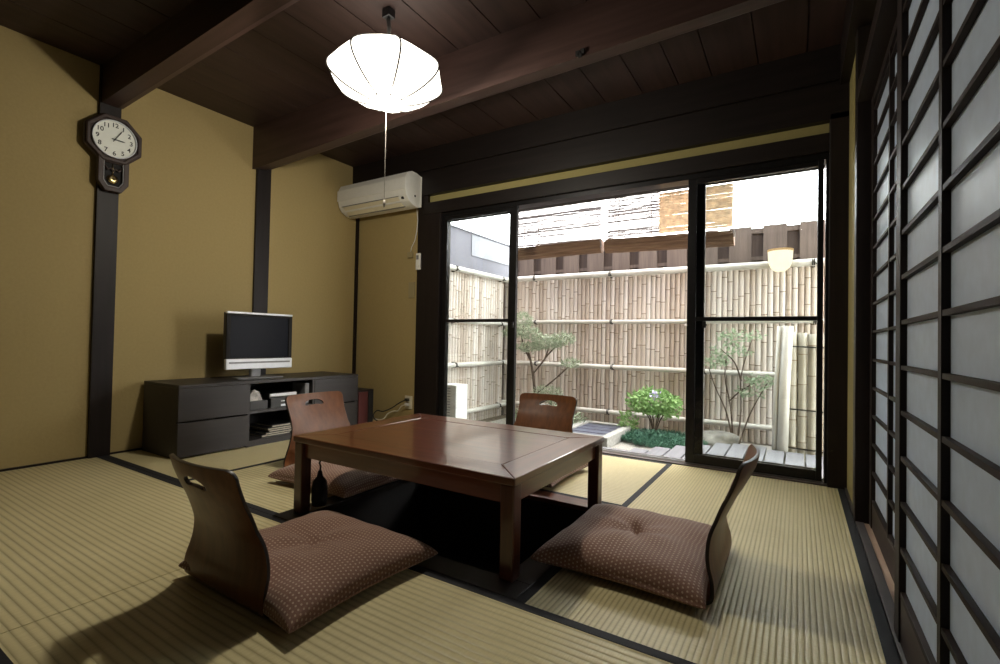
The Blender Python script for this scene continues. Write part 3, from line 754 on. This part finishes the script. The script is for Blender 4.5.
# ------------------------------------------------------------------ air conditioner
AX0, AX1, AZ0, AZ1 = -3.935, -3.012, 2.040, 2.372
ac = empty('air_conditioner', ((AX0 + AX1) / 2, YW, AZ0), 'white wall air conditioner in the corner beside the window', 'air conditioner')
yb_ = YW - .052
pf = [(yb_, AZ0 + .012), (yb_, AZ1 - .03), (yb_ - .07, AZ1 - .012), (yb_ - .13, AZ1 - .012), (yb_ - .185, AZ1 - .036), (yb_ - .212, AZ1 - .085), (yb_ - .212, AZ0 + .13), (yb_ - .20, AZ0 + .085), (yb_ - .165, AZ0 + .04), (yb_ - .11, AZ0 + .012), (yb_ - .06, AZ0)]
MB().prism(pf, AX0 + .008, AX1 - .006, 'yz').build('housing', M['white'], ac, bevel=.004)
MB().prism([(yb_ - .21, AZ0 + .135), (yb_ - .21, AZ1 - .088), (yb_ - .220, AZ1 - .092), (yb_ - .220, AZ0 + .135)], AX0 + .004, AX1 - .004, 'yz').build('front_cover', M['white'], ac, bevel=.003)
def flap(y0, z0, y1, z1, xa, xb, mt, nme, th=.006):
    d = Vector((0, y1 - y0, z1 - z0)).normalized(); nrm = Vector((0, d.z, -d.y)) * th
    mm = MB(); p = [(y0, z0), (y1, z1), (y1 - abs(nrm.y), z1 - abs(nrm.z)), (y0 - abs(nrm.y), z0 - abs(nrm.z))]
    return mm.prism(p, xa, xb, 'yz').build(nme, mt, ac)
flap(yb_ - .198, AZ0 + .078, yb_ - .118, AZ0 + .012, AX0 + .07, AX1 - .11, M['cream'], 'louvre', .006)
flap(yb_ - .2015, AZ0 + .084, yb_ - .198, AZ0 + .081, AX0 + .06, AX1 - .10, M['grey'], 'outlet_slot', .006)
flap(yb_ - .114, AZ0 + .0115, yb_ - .106, AZ0 + .0075, AX0 + .06, AX1 - .10, M['grey'], 'outlet_slot', .006)
B(AX1 - .075, yb_ - .196, AZ0 + .055, AX1 - .05, yb_ - .176, AZ0 + .075).build('receiver_window', M['black'], ac, bevel=.003)
B(AX1 - .007, yb_ - .006, AZ0 + .015, AX1, yb_ - .0, AZ1 - .032).build('end_edge', M['white'], ac)
MB().lathe([(.010, 0), (.010, .004)], (AX1 - .007, yb_ - .085, AZ0 + .10), 16, axis='x').build('screw_hole', M['black'], ac)
# cord, remote holder, plates, outlet with plugs
tag(MB().tube([(-3.095, YW - .022, 2.06), (-3.09, YW - .012, 1.95), (-3.10, YW - .01, 1.85), (-3.125, YW - .008, 1.76), (-3.165, YW - .006, 1.70), (-3.185, YW + .002, 1.655)], .004, 8).build('power_cord', M['white'], smooth=True), 'short white power cord curving down below the air conditioner', 'cord')
tag(B(-3.215, YW - .012, 1.60, -3.155, YW + .012, 1.655).build('wall_plug', M['beige_plate'], bevel=.004), 'small plug box at the end of the air conditioner\'s cord', 'plug')
rh = empty('remote_control', (-3.045, YW - .05, 1.55), 'white remote control in its holder on the broad dark post', 'remote control')
B(-3.072, YW - .05, 1.47, -3.018, YW - .03, 1.56).build('holder', M['white'], rh, bevel=.005)
B(-3.064, YW - .058, 1.50, -3.012, YW - .038, 1.625).build('remote_body', M['white'], rh, bevel=.006)
B(-3.055, YW - .060, 1.565, -3.028, YW - .057, 1.605).build('remote_display', M['grey'], rh)
tag(B(-3.20, YW + .0, 1.21, -3.125, YW + .014, 1.365).build('switch_plate', M['beige_plate'], bevel=.003), 'olive grey switch plate on the narrow plaster wall', 'switch plate')
ol = empty('wall_outlet', (-3.17, YW + .005, .20), 'pale wall outlet low beside the broad dark post', 'outlet')
B(-3.215, YW - .0, .145, -3.125, YW + .012, .27).build('face_plate', M['cream'], ol, bevel=.003)
for z in (.185, .232): B(-3.185, YW - .006, z - .014, -3.150, YW, z + .014).build('socket', M['white'], ol, bevel=.002)
for z, mt, pts, lab in ((.236, 'black', [(-3.24, 3.42, .205), (-3.32, 3.40, .15), (-3.41, 3.37, .11), (-3.47, 3.35, .115), (-3.50, 3.33, .07), (-3.46, 3.32, .03), (-3.40, 3.33, .02), (-3.38, 3.36, .012)], 'black plugged-in cord sagging from the wall outlet'),
                        (.190, 'cream', [(-3.22, 3.42, .17), (-3.255, 3.41, .125), (-3.30, 3.40, .12), (-3.36, 3.38, .09), (-3.38, 3.36, .05), (-3.42, 3.34, .03), (-3.47, 3.33, .035), (-3.50, 3.31, .012)], 'cream plugged-in cord sagging from the wall outlet')):
    pc = empty('plugged_cord', (-3.17, YW - .01, z), lab, 'cord', 'cords at the wall outlet')
    B(-3.188, YW - .035, z - .013, -3.148, YW - .006, z + .013).build('plug', M['white'] if mt == 'cream' else M['black'], pc, bevel=.003)
    MB().tube(catmull([(-3.168, YW - .033, z)] + pts, 4), .0055, 8).build('cable', M[mt], pc, True)

# ------------------------------------------------------------------ pendant lamp
LX, LY = -1.885, 1.835
lp = empty('pendant_lamp', (LX, LY, ZC), 'glowing white octagonal cloth pendant lamp hanging from the plank ceiling', 'lamp')
B(LX - .027, LY - .024, ZC - .048, LX + .027, LY + .024, ZC).build('ceiling_socket', M['black'], lp, bevel=.005)
MB().tube([(LX, LY, ZC - .05), (LX + .008, LY, ZC - .11), (LX, LY, ZC - .22)], .011, 10).build('stem', M['wire'], lp, True)
SP = [(.075, 2.375), (.14, 2.368), (.225, 2.315), (.285, 2.268), (.306, 2.235), (.298, 2.200), (.262, 2.165), (.205, 2.130), (.14, 2.103), (.095, 2.090), (.085, 2.082)]
NS = 8; PH = rad(12)
def shade_pt(r, z, th):
    k = ((th - PH) / (2 * pi / NS)) % 1.0
    a = (k - .5) * 2 * pi / NS
    flat = cos(pi / NS) / cos(a)                      # straight between the ribs
    bulge = 1 + .004 * (1 - abs(2 * k - 1) ** 2)
    zz = z - .012 * (1 - abs(2 * k - 1)) * (1 if z < 2.25 else -.3)
    return (LX + r * flat * bulge * cos(th), LY + r * flat * bulge * sin(th), zz)
m = MB(); n = 80; pr = catmull(SP, 3); vs = []
for r, z in pr:
    for j in range(n): vs.append(shade_pt(r, z, 2 * pi * j / n + PH))
k = len(pr)
m.add(vs, [(i * n + j, i * n + (j + 1) % n, (i + 1) * n + (j + 1) % n, (i + 1) * n + j) for i in range(k - 1) for j in range(n)] + [tuple(range(n - 1, -1, -1)), tuple(range((k - 1) * n, k * n))])
m.build('cloth_shade', M['lampshade'], lp, True)
for i in range(NS):
    th = PH + 2 * pi * i / NS
    MB().tube([(LX + (r * cos(pi / NS) / cos(pi / NS) + .003) * cos(th), LY + (r + .003) * sin(th), z) for r, z in pr], .0046, 6).build('wire_rib', M['wire'], lp, True)
MB().tube([(LX, LY, 2.082), (LX, LY, 1.558)], .0015, 6).build('pull_string', M['string'], lp)
MB().lathe([(.002, 1.56), (.006, 1.555), (.0065, 1.53), (.003, 1.52)], (LX, LY, 0), 10).build('string_bob', M['string'], lp, True)

bl = bpy.data.lights.new('bulb', 'POINT'); bo = bpy.data.objects.new('bulb', bl); COL.objects.link(bo)
bl.energy = 64; bl.color = (1, .93, .78); bl.shadow_soft_size = .055
bo.parent = lp; bo.location = (0, 0, 2.045 - ZC)
# ------------------------------------------------------------------ garden
GZ = -.12
struct(B(-6, YW + .12, GZ - .2, 3, 9, GZ).build('ground', M['soil']), 'dark garden soil outside the window', 'ground')
struct(B(-4.2, YW + .10, GZ - .05, .6, YW + .16, -.02).build('foundation', M['concrete']), 'grey foundation strip below the window', 'foundation')
tag(B(-3.0, 3.64, GZ - .03, .6, 5.15, GZ + .002).build('gravel_bed', M['gravel']), 'pale gravel bed between deck and fence', 'gravel', kind='stuff')
dkk = empty('garden_deck', (-1.2, 4.0, GZ), 'low deck of pale grey boards outside the window', 'deck')
x = -2.77
while x < .45:
    B(x + .006, 3.63, -.085, x + .128, min(4.72 if x < -.25 else 4.62, max(3.88, 3.88 + (x + 1.25) * 1.22)), -.05).build('deck_board', M['deck'], dkk, bevel=.003)
    x += .1345
for y in (3.72,): B(-2.77, y, GZ, .55, y + .08, -.085).build('joist', M['sill_x'], dkk)

def fence(name, along, p0, p1, fixed, face, rails, label, rmat, z0=-.12, z1=1.60):
    o = empty(name, ((p0 + p1) / 2, fixed, GZ) if along == 'x' else (fixed, (p0 + p1) / 2, GZ), label, 'fence')
    m = MB(); w = .05; n = int((p1 - p0) / w); rn = random.Random(int(fixed * 100))
    def P(u, v, z): return (u, fixed + face * v, z) if along == 'x' else (fixed + face * v, u, z)
    for i in range(n):
        c_ = p0 + (i + .5) * w; r = w * .5 * rn.uniform(.90, 1.0)
        zt = z1 - rn.uniform(0, .01)
        # split culm = half cylinder, thin nodes stand out
        zz = z0 + rn.uniform(.05, .3); nodes = []
        while zz < zt - .03: nodes.append(zz); zz += rn.uniform(.22, .36)
        prof = [(z0, 1)]
        for q_ in nodes: prof += [(q_ - .008, 1), (q_, 1.10), (q_ + .008, 1)]
        prof.append((zt, 1))
        vs = []; sgm = 6
        for z, s_ in prof:
            for j in range(sgm + 1):
                a = pi * j / sgm; vs.append(P(c_ + r * s_ * cos(a), r * .62 * s_ * sin(a), z))
        q0 = len(prof); st = sgm + 1
        base = len(m.v); m.v += vs
        for a in range(q0 - 1):
            nodeface = a % 3 != 0
            for j in range(sgm):
                m.f.append([base + a * st + j, base + a * st + j + 1, base + (a + 1) * st + j + 1, base + (a + 1) * st + j]); m.mi.append(1 if (nodeface and (a % 3 == 2)) else 0)
    m.build('split_bamboo_panel', [M['bam'] if along == 'x' else M['bam_y'], M['bamnode']], o, True)
    bk = MB(); a_, b_ = P(p0, -.012, z0), P(p1, -.002, z1 - .02); bk.box(*a_, *b_); bk.build('backing_board', M['slat_d'], o)
    for z, r in rails:
        pts = []; rr = []
        L = p1 - p0; kk = int(L / .38)
        for i in range(kk + 1):
            u = p0 + L * i / kk
            for du, s_ in ((-.012, 1), (0, 1.10), (.012, 1)):
                if p0 <= u + du <= p1: pts.append(P(u + du, .028 + r, z)); rr.append(r * s_)
        MB().tube(pts, rr, 12).build('bamboo_rail', M['bamrail'], o, True)
    for z, r in rails:
        u = p0 + .45 + .2 * (z % .3)
        while u < p1:
            tm = MB()
            for d_ in (-.007, .007): tm.tube([P(u + d_, .02, z - r - .004), P(u + d_, .028 + r * 2 + .004, z - r * .6), P(u + d_, .028 + r * 2 + .005, z + r * .6), P(u + d_, .02, z + r + .004)], .005, 6)
            tm.tube([P(u, .03 + r * 2, z + .0), P(u + .03, .04 + r * 2, z - .025)], .004, 5)
            tm.build('rope_tie', M['tie'], o, True); u += .95
    return o
RL = [(1.585, .034), (1.052, .022), (.547, .026), (.045, .026)]
fence('bamboo_fence', 'x', -3.20, 1.2, 5.25, -1, RL, 'tall split bamboo fence facing the window at the back of the garden', 'bam')
fence('bamboo_fence', 'y', 3.62, 5.22, -3.175, 1, [(1.580, .030), (1.022, .022), (.545, .026), (.020, .026)], 'split bamboo fence along the left side of the garden', 'bam_y')

# board fence behind the bamboo one: light boards in front of dark boards
bf = empty('board_fence', (-1.2, 5.36, GZ), 'weathered brown board fence rising behind the bamboo fence', 'fence')
m = MB(); x = -3.04
i = 0
while x < 1.2: m.box(x, 5.345, GZ, x + .20, 5.36, 2.0); x += .305
m.build('front_board', M['slat_l'], bf)
B(-3.10, 5.38, GZ, 1.3, 5.395, 1.985).build('rear_board', M['slat_d'], bf)
B(-3.10, 5.36, 1.665, 1.3, 5.38, 1.70).build('crosspiece', M['slat_l'], bf)
B(-3.10, 5.36, 1.93, 1.3, 5.38, 1.97).build('crosspiece', M['slat_l'], bf)

# neighbour's wall on the left
nb = empty('neighbour_wall', (-3.75, 5.5, GZ), 'violet grey neighbouring wall above the side bamboo fence', 'wall')
B(-3.53, 3.6, GZ, -3.33, 8.5, 2.10).build('wall_body', M['nwall'], nb)
B(-3.335, 4.67, 1.83, -3.32, 8.0, 2.08).build('pale_panel', M['nwall2'], nb)
B(-3.55, 3.6, 2.10, -3.30, 8.5, 2.12).build('coping', M['silver'], nb)

struct(B(-6, YW + .02, 2.62, 3, YW + .14, 6.2).build('wall_sky_block', M['nwall2']), 'unseen upper wall added above the garden window to keep sky light off the fence', 'wall')  # out of view, added to shade the bamboo fence from the sky
# eave and reed blinds hanging from it
struct(MB().prism([(YW + .12, 2.13), (3.98, 2.052), (3.98, 2.20), (YW + .12, 2.62)], -4.2, 1.2, 'yz').build('eave', M['dark_x']), 'dark wooden eave above the deck outside the window', 'eave')
YB_ = 3.91; QB = 3.91 / 4.3
def fz(z): return .82 + (z - .82) * QB
def blind(x0, x1, label, dense_from=None, tilt=0.):
    t = empty('reed_blind', ((x0 + x1) / 2 * QB, YB_, 2.06), label, 'reed blind', 'rolled reed blinds under the eave')
    x0, x1 = x0 * QB, x1 * QB; dense_from = dense_from * QB if dense_from else None
    zb, zt = fz(1.79), fz(2.145)
    def slats(xa, xb, pitch, r, mt, nme, yo):
        mm = MB(); z = zb; rn = random.Random(int(xa * 1000))
        while z < zt:
            zz = z + rn.uniform(-.0012, .0012); k_ = 6; pts = []
            for i in range(k_ + 1): pts.append((xa + (xb - xa) * i / k_, YB_ + yo, zz + rn.uniform(-.0010, .0010)))
            mm.tube(pts, r * (rn.uniform(.72, 1.1) if mt is M['reedpale'] else rn.uniform(.92, 1.15)), 4, 0, False); z += pitch
        mm.build(nme, mt, t)
    d = dense_from if dense_from else x1
    slats(x0, d, .0115, .0056, M['reedpale'], 'loose_slats', 0)
    if dense_from: slats(dense_from, x1, .0088, .0050, M['reed'], 'dense_slats', 0)
    for u in (x0 + .1, x1 - .595):
        MB().tube([(u, YB_ - .006, zt), (u, YB_ - .006, zb)], .0025, 5).build('weave_string', M['roll'], t)
    rm = MB(); nn = 40; pts = []; prf = []
    rz = fz(1.715) + tilt
    cs = []
    for i in range(26): cs.append((.050 + .004 * (i % 2)) )
    ncir = 26; vs = []
    for j, xx in enumerate([x0 - .01, x0 + (x1 - x0) * .33, x0 + (x1 - x0) * .66, x1 + .01]):
        for i in range(ncir):
            a = 2 * pi * i / ncir; r = cs[i]
            vs.append((xx, YB_ + r * cos(a), rz + tilt * (j - 1.5) / 1.5 + r * 1.12 * sin(a)))
    rm.add(vs, [(j * ncir + i, j * ncir + (i + 1) % ncir, (j + 1) * ncir + (i + 1) % ncir, (j + 1) * ncir + i) for j in range(3) for i in range(ncir)] + [tuple(range(ncir)), tuple(range(3 * ncir, 4 * ncir))])
    rm.build('rolled_bundle', M['roll'], t)
    ed = MB()
    for i in range(9): ed.tube([(x1 + .005, YB_ - .045, rz - .015 + i * .008), (x1 + .022, YB_ - .05, rz - .01 + i * .008)], .003, 4)
    ed.build('frayed_end', M['reedpale'], t)
    return t
blind(-2.50, -1.575, 'left reed blind rolled up at its lower end, under the eave', None, .004)
blind(-1.515, -.455, 'right reed blind, its right half woven dense and tan', -1.045, -.012)

ckp = empty('rail_clip', (-.925, 5.165, 1.0), 'tiny pale tap-like fitting clipped to the second bamboo rail', 'clip')
B(-.94, 5.15, 1.0, -.915, 5.19, 1.075).build('clip_body', M['tie'], ckp, bevel=.003)
MB().tube([(-.98, 5.15, 1.012), (-.93, 5.145, 1.005), (-.87, 5.145, 1.008), (-.83, 5.15, 1.0)], .012, 8).build('pale_bar', M['bamrail'], ckp, True)
# garden wall lamp
gl = empty('garden_lamp', (-.143, 5.16, 1.6), 'glowing shell-shaped glass lamp on the bamboo fence\'s top rail', 'lamp')
m = MB()
pr = [(.0, 1.505), (.045, 1.510), (.078, 1.54), (.094, 1.585), (.100, 1.64), (.103, 1.70), (.085, 1.708), (.0, 1.710)]
m.lathe(pr, (-.143, 5.115, 0), 20); m.build('glass_bowl', M['glow'], gl, True)
MB().ring([(-.143 + .106 * cos(2 * pi * i / 28), 5.115 + .106 * sin(2 * pi * i / 28)) for i in range(28)], [(-.143 + .098 * cos(2 * pi * i / 28), 5.115 + .098 * sin(2 * pi * i / 28)) for i in range(28)], 1.69, 1.708, 'xy').build('rim', M['amber'], gl)
B(-.16, 5.10, 1.70, -.126, 5.345, 1.715).build('bracket', M['black'], gl)

# stone edged slate basin
bs = empty('stone_basin', (-1.66, 4.53, GZ), 'stone edged rectangular slab with dark slate inside, beside the deck', 'stone slab')
sx0, sx1, sy0, sy1 = -1.95, -1.415, 4.10, 4.90
q = MB(); w_ = .075
q.ring([(sx0, sy0), (sx1, sy0), (sx1, sy1), (sx0, sy1)], [(sx0 + w_, sy0 + w_), (sx1 - w_, sy0 + w_), (sx1 - w_, sy1 - w_), (sx0 + w_, sy1 - w_)], GZ, -.02, 'xy').build('stone_edge', M['stone'], bs, bevel=.006)
for i in range(4):
    a = sy0 + w_ + .004 + i * .162
    B(sx0 + w_, a, GZ, sx1 - w_, a + .15, -.034).build('slate_slab', M['slate'], bs, bevel=.004)

# rock
def blob(c, r, seed, n=2, amp=.25):
    bm = bmesh.new(); bmesh.ops.create_icosphere(bm, subdivisions=n, radius=1); rn = random.Random(seed)
    ph = [rn.uniform(0, 6) for _ in range(6)]
    m = MB(); vs = []
    for v in bm.verts:
        p = v.co; k_ = 1 + amp * (sin(3 * p.x + ph[0]) * cos(2.6 * p.y + ph[1]) + .5 * sin(5 * p.z + ph[2] + 3 * p.x))
        vs.append((c[0] + p.x * r[0] * k_, c[1] + p.y * r[1] * k_, c[2] + p.z * r[2] * k_))
    m.add(vs, [tuple(v.index for v in f.verts) for f in bm.faces]); bm.free(); return m
tag(blob((-.68, 4.90, GZ + .05), (.20, .16, .09), 3, 3).build('garden_rock', M['rock'], smooth=True), 'rounded grey rock behind the right window sash', 'rock')

# plants
def leaves(m, c, r, n, l, w, seed, up=.3, ball=True):
    rn = random.Random(seed)
    for _ in range(n):
        while True:
            p = Vector((rn.uniform(-1, 1), rn.uniform(-1, 1), rn.uniform(-1, 1)))
            if p.length <= 1: break
        if ball: p = p.normalized() * (p.length ** .5)
        o = Vector((c[0] + p.x * r[0], c[1] + p.y * r[1], c[2] + p.z * r[2]))
        d = Vector((rn.gauss(0, 1), rn.gauss(0, 1), rn.gauss(up, .7))).normalized()
        s_ = d.cross(Vector((rn.gauss(0, 1), rn.gauss(0, 1), rn.gauss(0, 1)))).normalized()
        L = l * rn.uniform(.7, 1.3); W = w * rn.uniform(.7, 1.2); nn_ = d.cross(s_) * L * .15
        m.add([o, o + d * L * .5 + s_ * W + nn_, o + d * L, o + d * L * .5 - s_ * W + nn_], [(0, 1, 2, 3)])
def T(pts, r, n=7): return MB().tube(catmull(pts, 4), r, n)
pt = empty('pruned_pine', (-2.52, 4.85, GZ), 'small pruned garden tree with cloud-like foliage beside the left window sash', 'tree')
base = Vector((-2.50, 4.85, GZ))
trk = catmull([(-2.50, 4.85, GZ), (-2.52, 4.85, .15), (-2.56, 4.86, .42), (-2.60, 4.86, .60), (-2.66, 4.86, .78)], 4)
MB().tube(trk, [.022 - .012 * i / (len(trk) - 1) for i in range(len(trk))], 8).build('trunk', M['bark'], pt, True)
for pts in ([(-2.56, 4.86, .45), (-2.42, 4.86, .62), (-2.36, 4.85, .78)], [(-2.58, 4.86, .56), (-2.72, 4.88, .80), (-2.70, 4.86, 1.0)], [(-2.52, 4.85, .22), (-2.30, 4.82, .38), (-2.10, 4.80, .55)], [(-2.50, 4.85, .1), (-2.36, 4.83, .17), (-2.28, 4.82, .2)], [(-2.50, 4.86, .52), (-2.35, 4.9, .72), (-2.22, 4.9, .80)]):
    MB().tube(catmull(pts, 4), .009, 6).build('branch', M['bark'], pt, True)
m = MB()
for c_, r_, n_ in (((-2.74, 4.86, 1.04), (.14, .13, .10), 520), ((-2.62, 4.84, .90), (.16, .13, .07), 420), ((-2.38, 4.85, .80), (.19, .15, .08), 700), ((-2.20, 4.86, .84), (.14, .12, .07), 380), ((-2.62, 4.84, .74), (.15, .13, .055), 420), ((-2.08, 4.80, .58), (.11, .10, .05), 260), ((-2.36, 4.83, .24), (.17, .13, .08), 460), ((-2.24, 4.82, .14), (.12, .12, .09), 280), ((-2.85, 4.86, .90), (.10, .10, .08), 250)):
    leaves(m, c_, r_, n_, .045, .006, int(abs(c_[0]) * 100), .7)
m.build('foliage', M['pine'], pt)
sh = empty('green_shrub', (-1.2, 4.86, GZ), 'bright green leafy shrub with small lilac flowers against the bamboo fence', 'shrub')
for k in range(6):
    a = k * 1.05; MB().tube(catmull([(-1.2, 4.88, GZ), (-1.2 + .05 * cos(a), 4.88 + .04 * sin(a), .06), (-1.2 + .15 * cos(a), 4.88 + .1 * sin(a), .22)], 3), .006, 6).build('stem', M['bark'], sh, True)
m = MB(); leaves(m, (-1.22, 4.86, .235), (.24, .18, .125), 620, .062, .018, 5, .2); leaves(m, (-1.05, 4.86, .20), (.10, .12, .11), 140, .06, .017, 6, .2)
leaves(m, (-1.45, 4.83, .03), (.10, .09, .10), 130, .05, .013, 8, .3)
m.build('foliage', M['shrub'], sh)
m = MB(); leaves(m, (-1.17, 4.75, .32), (.05, .03, .03), 40, .03, .012, 9, .2); m.build('flowers', M['flower'], sh)
m = MB(); rn = random.Random(21)
for _ in range(3000):
    a = rn.uniform(0, 2 * pi); r = math.sqrt(rn.random()); x0 = -1.08 + .40 * r * cos(a); y0 = 4.68 + .34 * r * sin(a)
    hz = .055 * (1 - r ** 2 * .6) + .03
    d = Vector((rn.gauss(0, .6), rn.gauss(0, .6), 1)).normalized(); s_ = Vector((cos(a + 1), sin(a + 1), 0)) * .0045
    o = Vector((x0, y0, GZ + .015)); L = hz * rn.uniform(.9, 1.5); tip = o + d * L + Vector((d.x, d.y, -.3)) * L * .5
    m.add([o - s_, o + s_, o + d * L * .8 + s_, tip, o + d * L * .8 - s_], [(0, 1, 2, 3, 4)])
tag(m.build('mondo_grass', M['mondo'], loc=(-1.08, 4.68, GZ)), 'low clump of blue-green grass in front of the green shrub', 'ground cover', kind='stuff')
m = MB(); leaves(m, (-2.3, 4.72, -.02), (.42, .24, .12), 900, .055, .010, 31, .5)
tag(m.build('fern_patch', M['pine'], loc=(-2.3, 4.72, GZ)), 'low green ferns at the foot of the pruned tree', 'ferns', kind='stuff')
mp = empty('young_maple', (-.53, 4.95, GZ), 'slender young maple with few pale leaves behind the right window sash', 'tree')
for pts in ([(-.50, 4.95, GZ), (-.56, 4.95, .18), (-.66, 4.94, .42), (-.72, 4.94, .60)], [(-.50, 4.95, GZ), (-.53, 4.96, .25), (-.58, 4.96, .52), (-.56, 4.96, .80)], [(-.47, 4.95, GZ), (-.44, 4.95, .22), (-.44, 4.95, .55), (-.36, 4.96, .86)], [(-.46, 4.95, GZ), (-.38, 4.94, .15), (-.30, 4.94, .34), (-.22, 4.94, .50)], [(-.545, 4.96, .29), (-.44, 4.955, .40), (-.30, 4.95, .50)], [(-.441, 4.95, .49), (-.5, 4.95, .66), (-.62, 4.95, .78)]):
    pp = catmull(pts, 4); MB().tube(pp, [.009 - .005 * i / (len(pp) - 1) for i in range(len(pp))], 6).build('branch', M['bark'], mp, True)
m = MB()
for c_, r_, n_ in (((-.66, 4.94, .66), (.14, .10, .05), 95), ((-.46, 4.95, .90), (.20, .10, .06), 110), ((-.52, 4.95, .76), (.18, .10, .05), 90), ((-.28, 4.94, .50), (.13, .09, .05), 90), ((-.36, 4.95, .40), (.12, .09, .05), 60)):
    leaves(m, c_, r_, n_, .045, .012, int(abs(c_[0]) * 90), 0)
m.build('foliage', M['maple'], mp)

# bamboo screen on the right
scn = empty('bamboo_screen', (.2, 4.72, GZ), 'weathered grey bamboo screen panel at the right end of the garden', 'fence')
m = MB(); rn = random.Random(77)
for i in range(9):
    c_ = -.035 + i * .07; r = .034; zt = .93 + rn.uniform(-.01, .01)
    zz = GZ + rn.uniform(.05, .2); prof = [(GZ, 1)]
    while zz < zt - .05: prof += [(zz - .008, 1), (zz, 1.08), (zz + .008, 1)]; zz += rn.uniform(.2, .3)
    prof.append((zt, 1)); vs = []; sg = 10
    for z, s_ in prof:
        for j in range(sg): a = 2 * pi * j / sg; vs.append((c_ + r * s_ * cos(a), 4.72 + r * s_ * sin(a), z))
    b0 = len(m.v); m.v += vs
    for a in range(len(prof) - 1):
        for j in range(sg): m.f.append([b0 + a * sg + j, b0 + a * sg + (j + 1) % sg, b0 + (a + 1) * sg + (j + 1) % sg, b0 + (a + 1) * sg + j]); m.mi.append(1 if a % 3 == 2 else 0)
    m.f.append([b0 + (len(prof) - 1) * sg + j for j in range(sg)]); m.mi.append(0)
m.build('bamboo_culms', [M['bam_grey'], M['bamnode']], scn, True)
for z in (.82, .30, -.02): MB().tube([(-.11, 4.675, z), (.2, 4.672, z - .01), (.6, 4.675, z)], .006, 6).build('binding_wire', M['tie'], scn, True)
for dx, r in ((-.105, .042), (-.165, .018)):
    MB().tube([(dx, 4.66, GZ), (dx + .012, 4.66, .4), (dx + .035, 4.66, .985)], [r, r, r * .95], 12).build('end_pole', M['bamrail'], scn, True)

# outdoor unit
ou = empty('outdoor_unit', (-3.01, 3.96, GZ), 'white air conditioner outdoor unit before the left bamboo fence', 'outdoor unit')
ux0, ux1, uy0, uy1, uz0, uz1 = -3.36, -3.02, 4.12, 4.36, GZ + .05, .36
ux0, ux1 = -3.12, -2.90
uy0, uy1 = 3.86, 4.06
B(ux0, uy0, uz0, ux1, uy1, uz1).build('casing', M['white'], ou, bevel=.008)
m = MB()
for k in range(14):
    z = uz0 + .04 + k * .027; m.box(ux0 + .01, uy0 - .008, z, ux0 + .15, uy0 - .002, z + .008)
m.build('fan_grille', M['grey'], ou)
for y in (uy0 + .02, uy1 - .06): B(ux0 + .02, y, GZ, ux1 - .02, y + .04, uz0).build('foot', M['grey'], ou)

# ------------------------------------------------------------------ light and camera
wd = bpy.data.worlds.new('World'); S.world = wd; wd.use_nodes = True
nt = wd.node_tree; nt.nodes.clear()
o = N(nt, 'ShaderNodeOutputWorld'); bg = N(nt, 'ShaderNodeBackground')
bg.inputs[0].default_value = (1, .98, .955, 1); bg.inputs[1].default_value = 12.5
nt.links.new(bg.outputs[0], o.inputs[0])

cam = bpy.data.cameras.new('Camera'); co = bpy.data.objects.new('Camera', cam); COL.objects.link(co)
cam.sensor_width = 36; cam.sensor_fit = 'HORIZONTAL'; cam.lens = 479.61 * 36 / 1000; cam.clip_start = .02
ya_, pa_, ra_ = rad(31.844), rad(.998), rad(1.113)
fw = Vector((-sin(ya_) * cos(pa_), cos(ya_) * cos(pa_), sin(pa_))); ri = Vector((cos(ya_), sin(ya_), 0)); up = ri.cross(fw)
R_ = ri * cos(ra_) + up * sin(ra_); U_ = up * cos(ra_) - ri * sin(ra_)
mw = Matrix(((R_.x, U_.x, -fw.x, 0), (R_.y, U_.y, -fw.y, 0), (R_.z, U_.z, -fw.z, .82), (0, 0, 0, 1)))
co.matrix_world = mw
S.camera = co
S.view_settings.view_transform = 'Standard'; S.view_settings.look = 'None'
S.view_settings.exposure = 0; S.view_settings.gamma = 1; S.view_settings.use_curve_mapping = False
try:
    S.cycles.use_denoising = True; S.cycles.max_bounces = 10; S.cycles.diffuse_bounces = 6; S.cycles.transparent_max_bounces = 12
    S.cycles.sample_clamp_indirect = 6
except Exception: pass
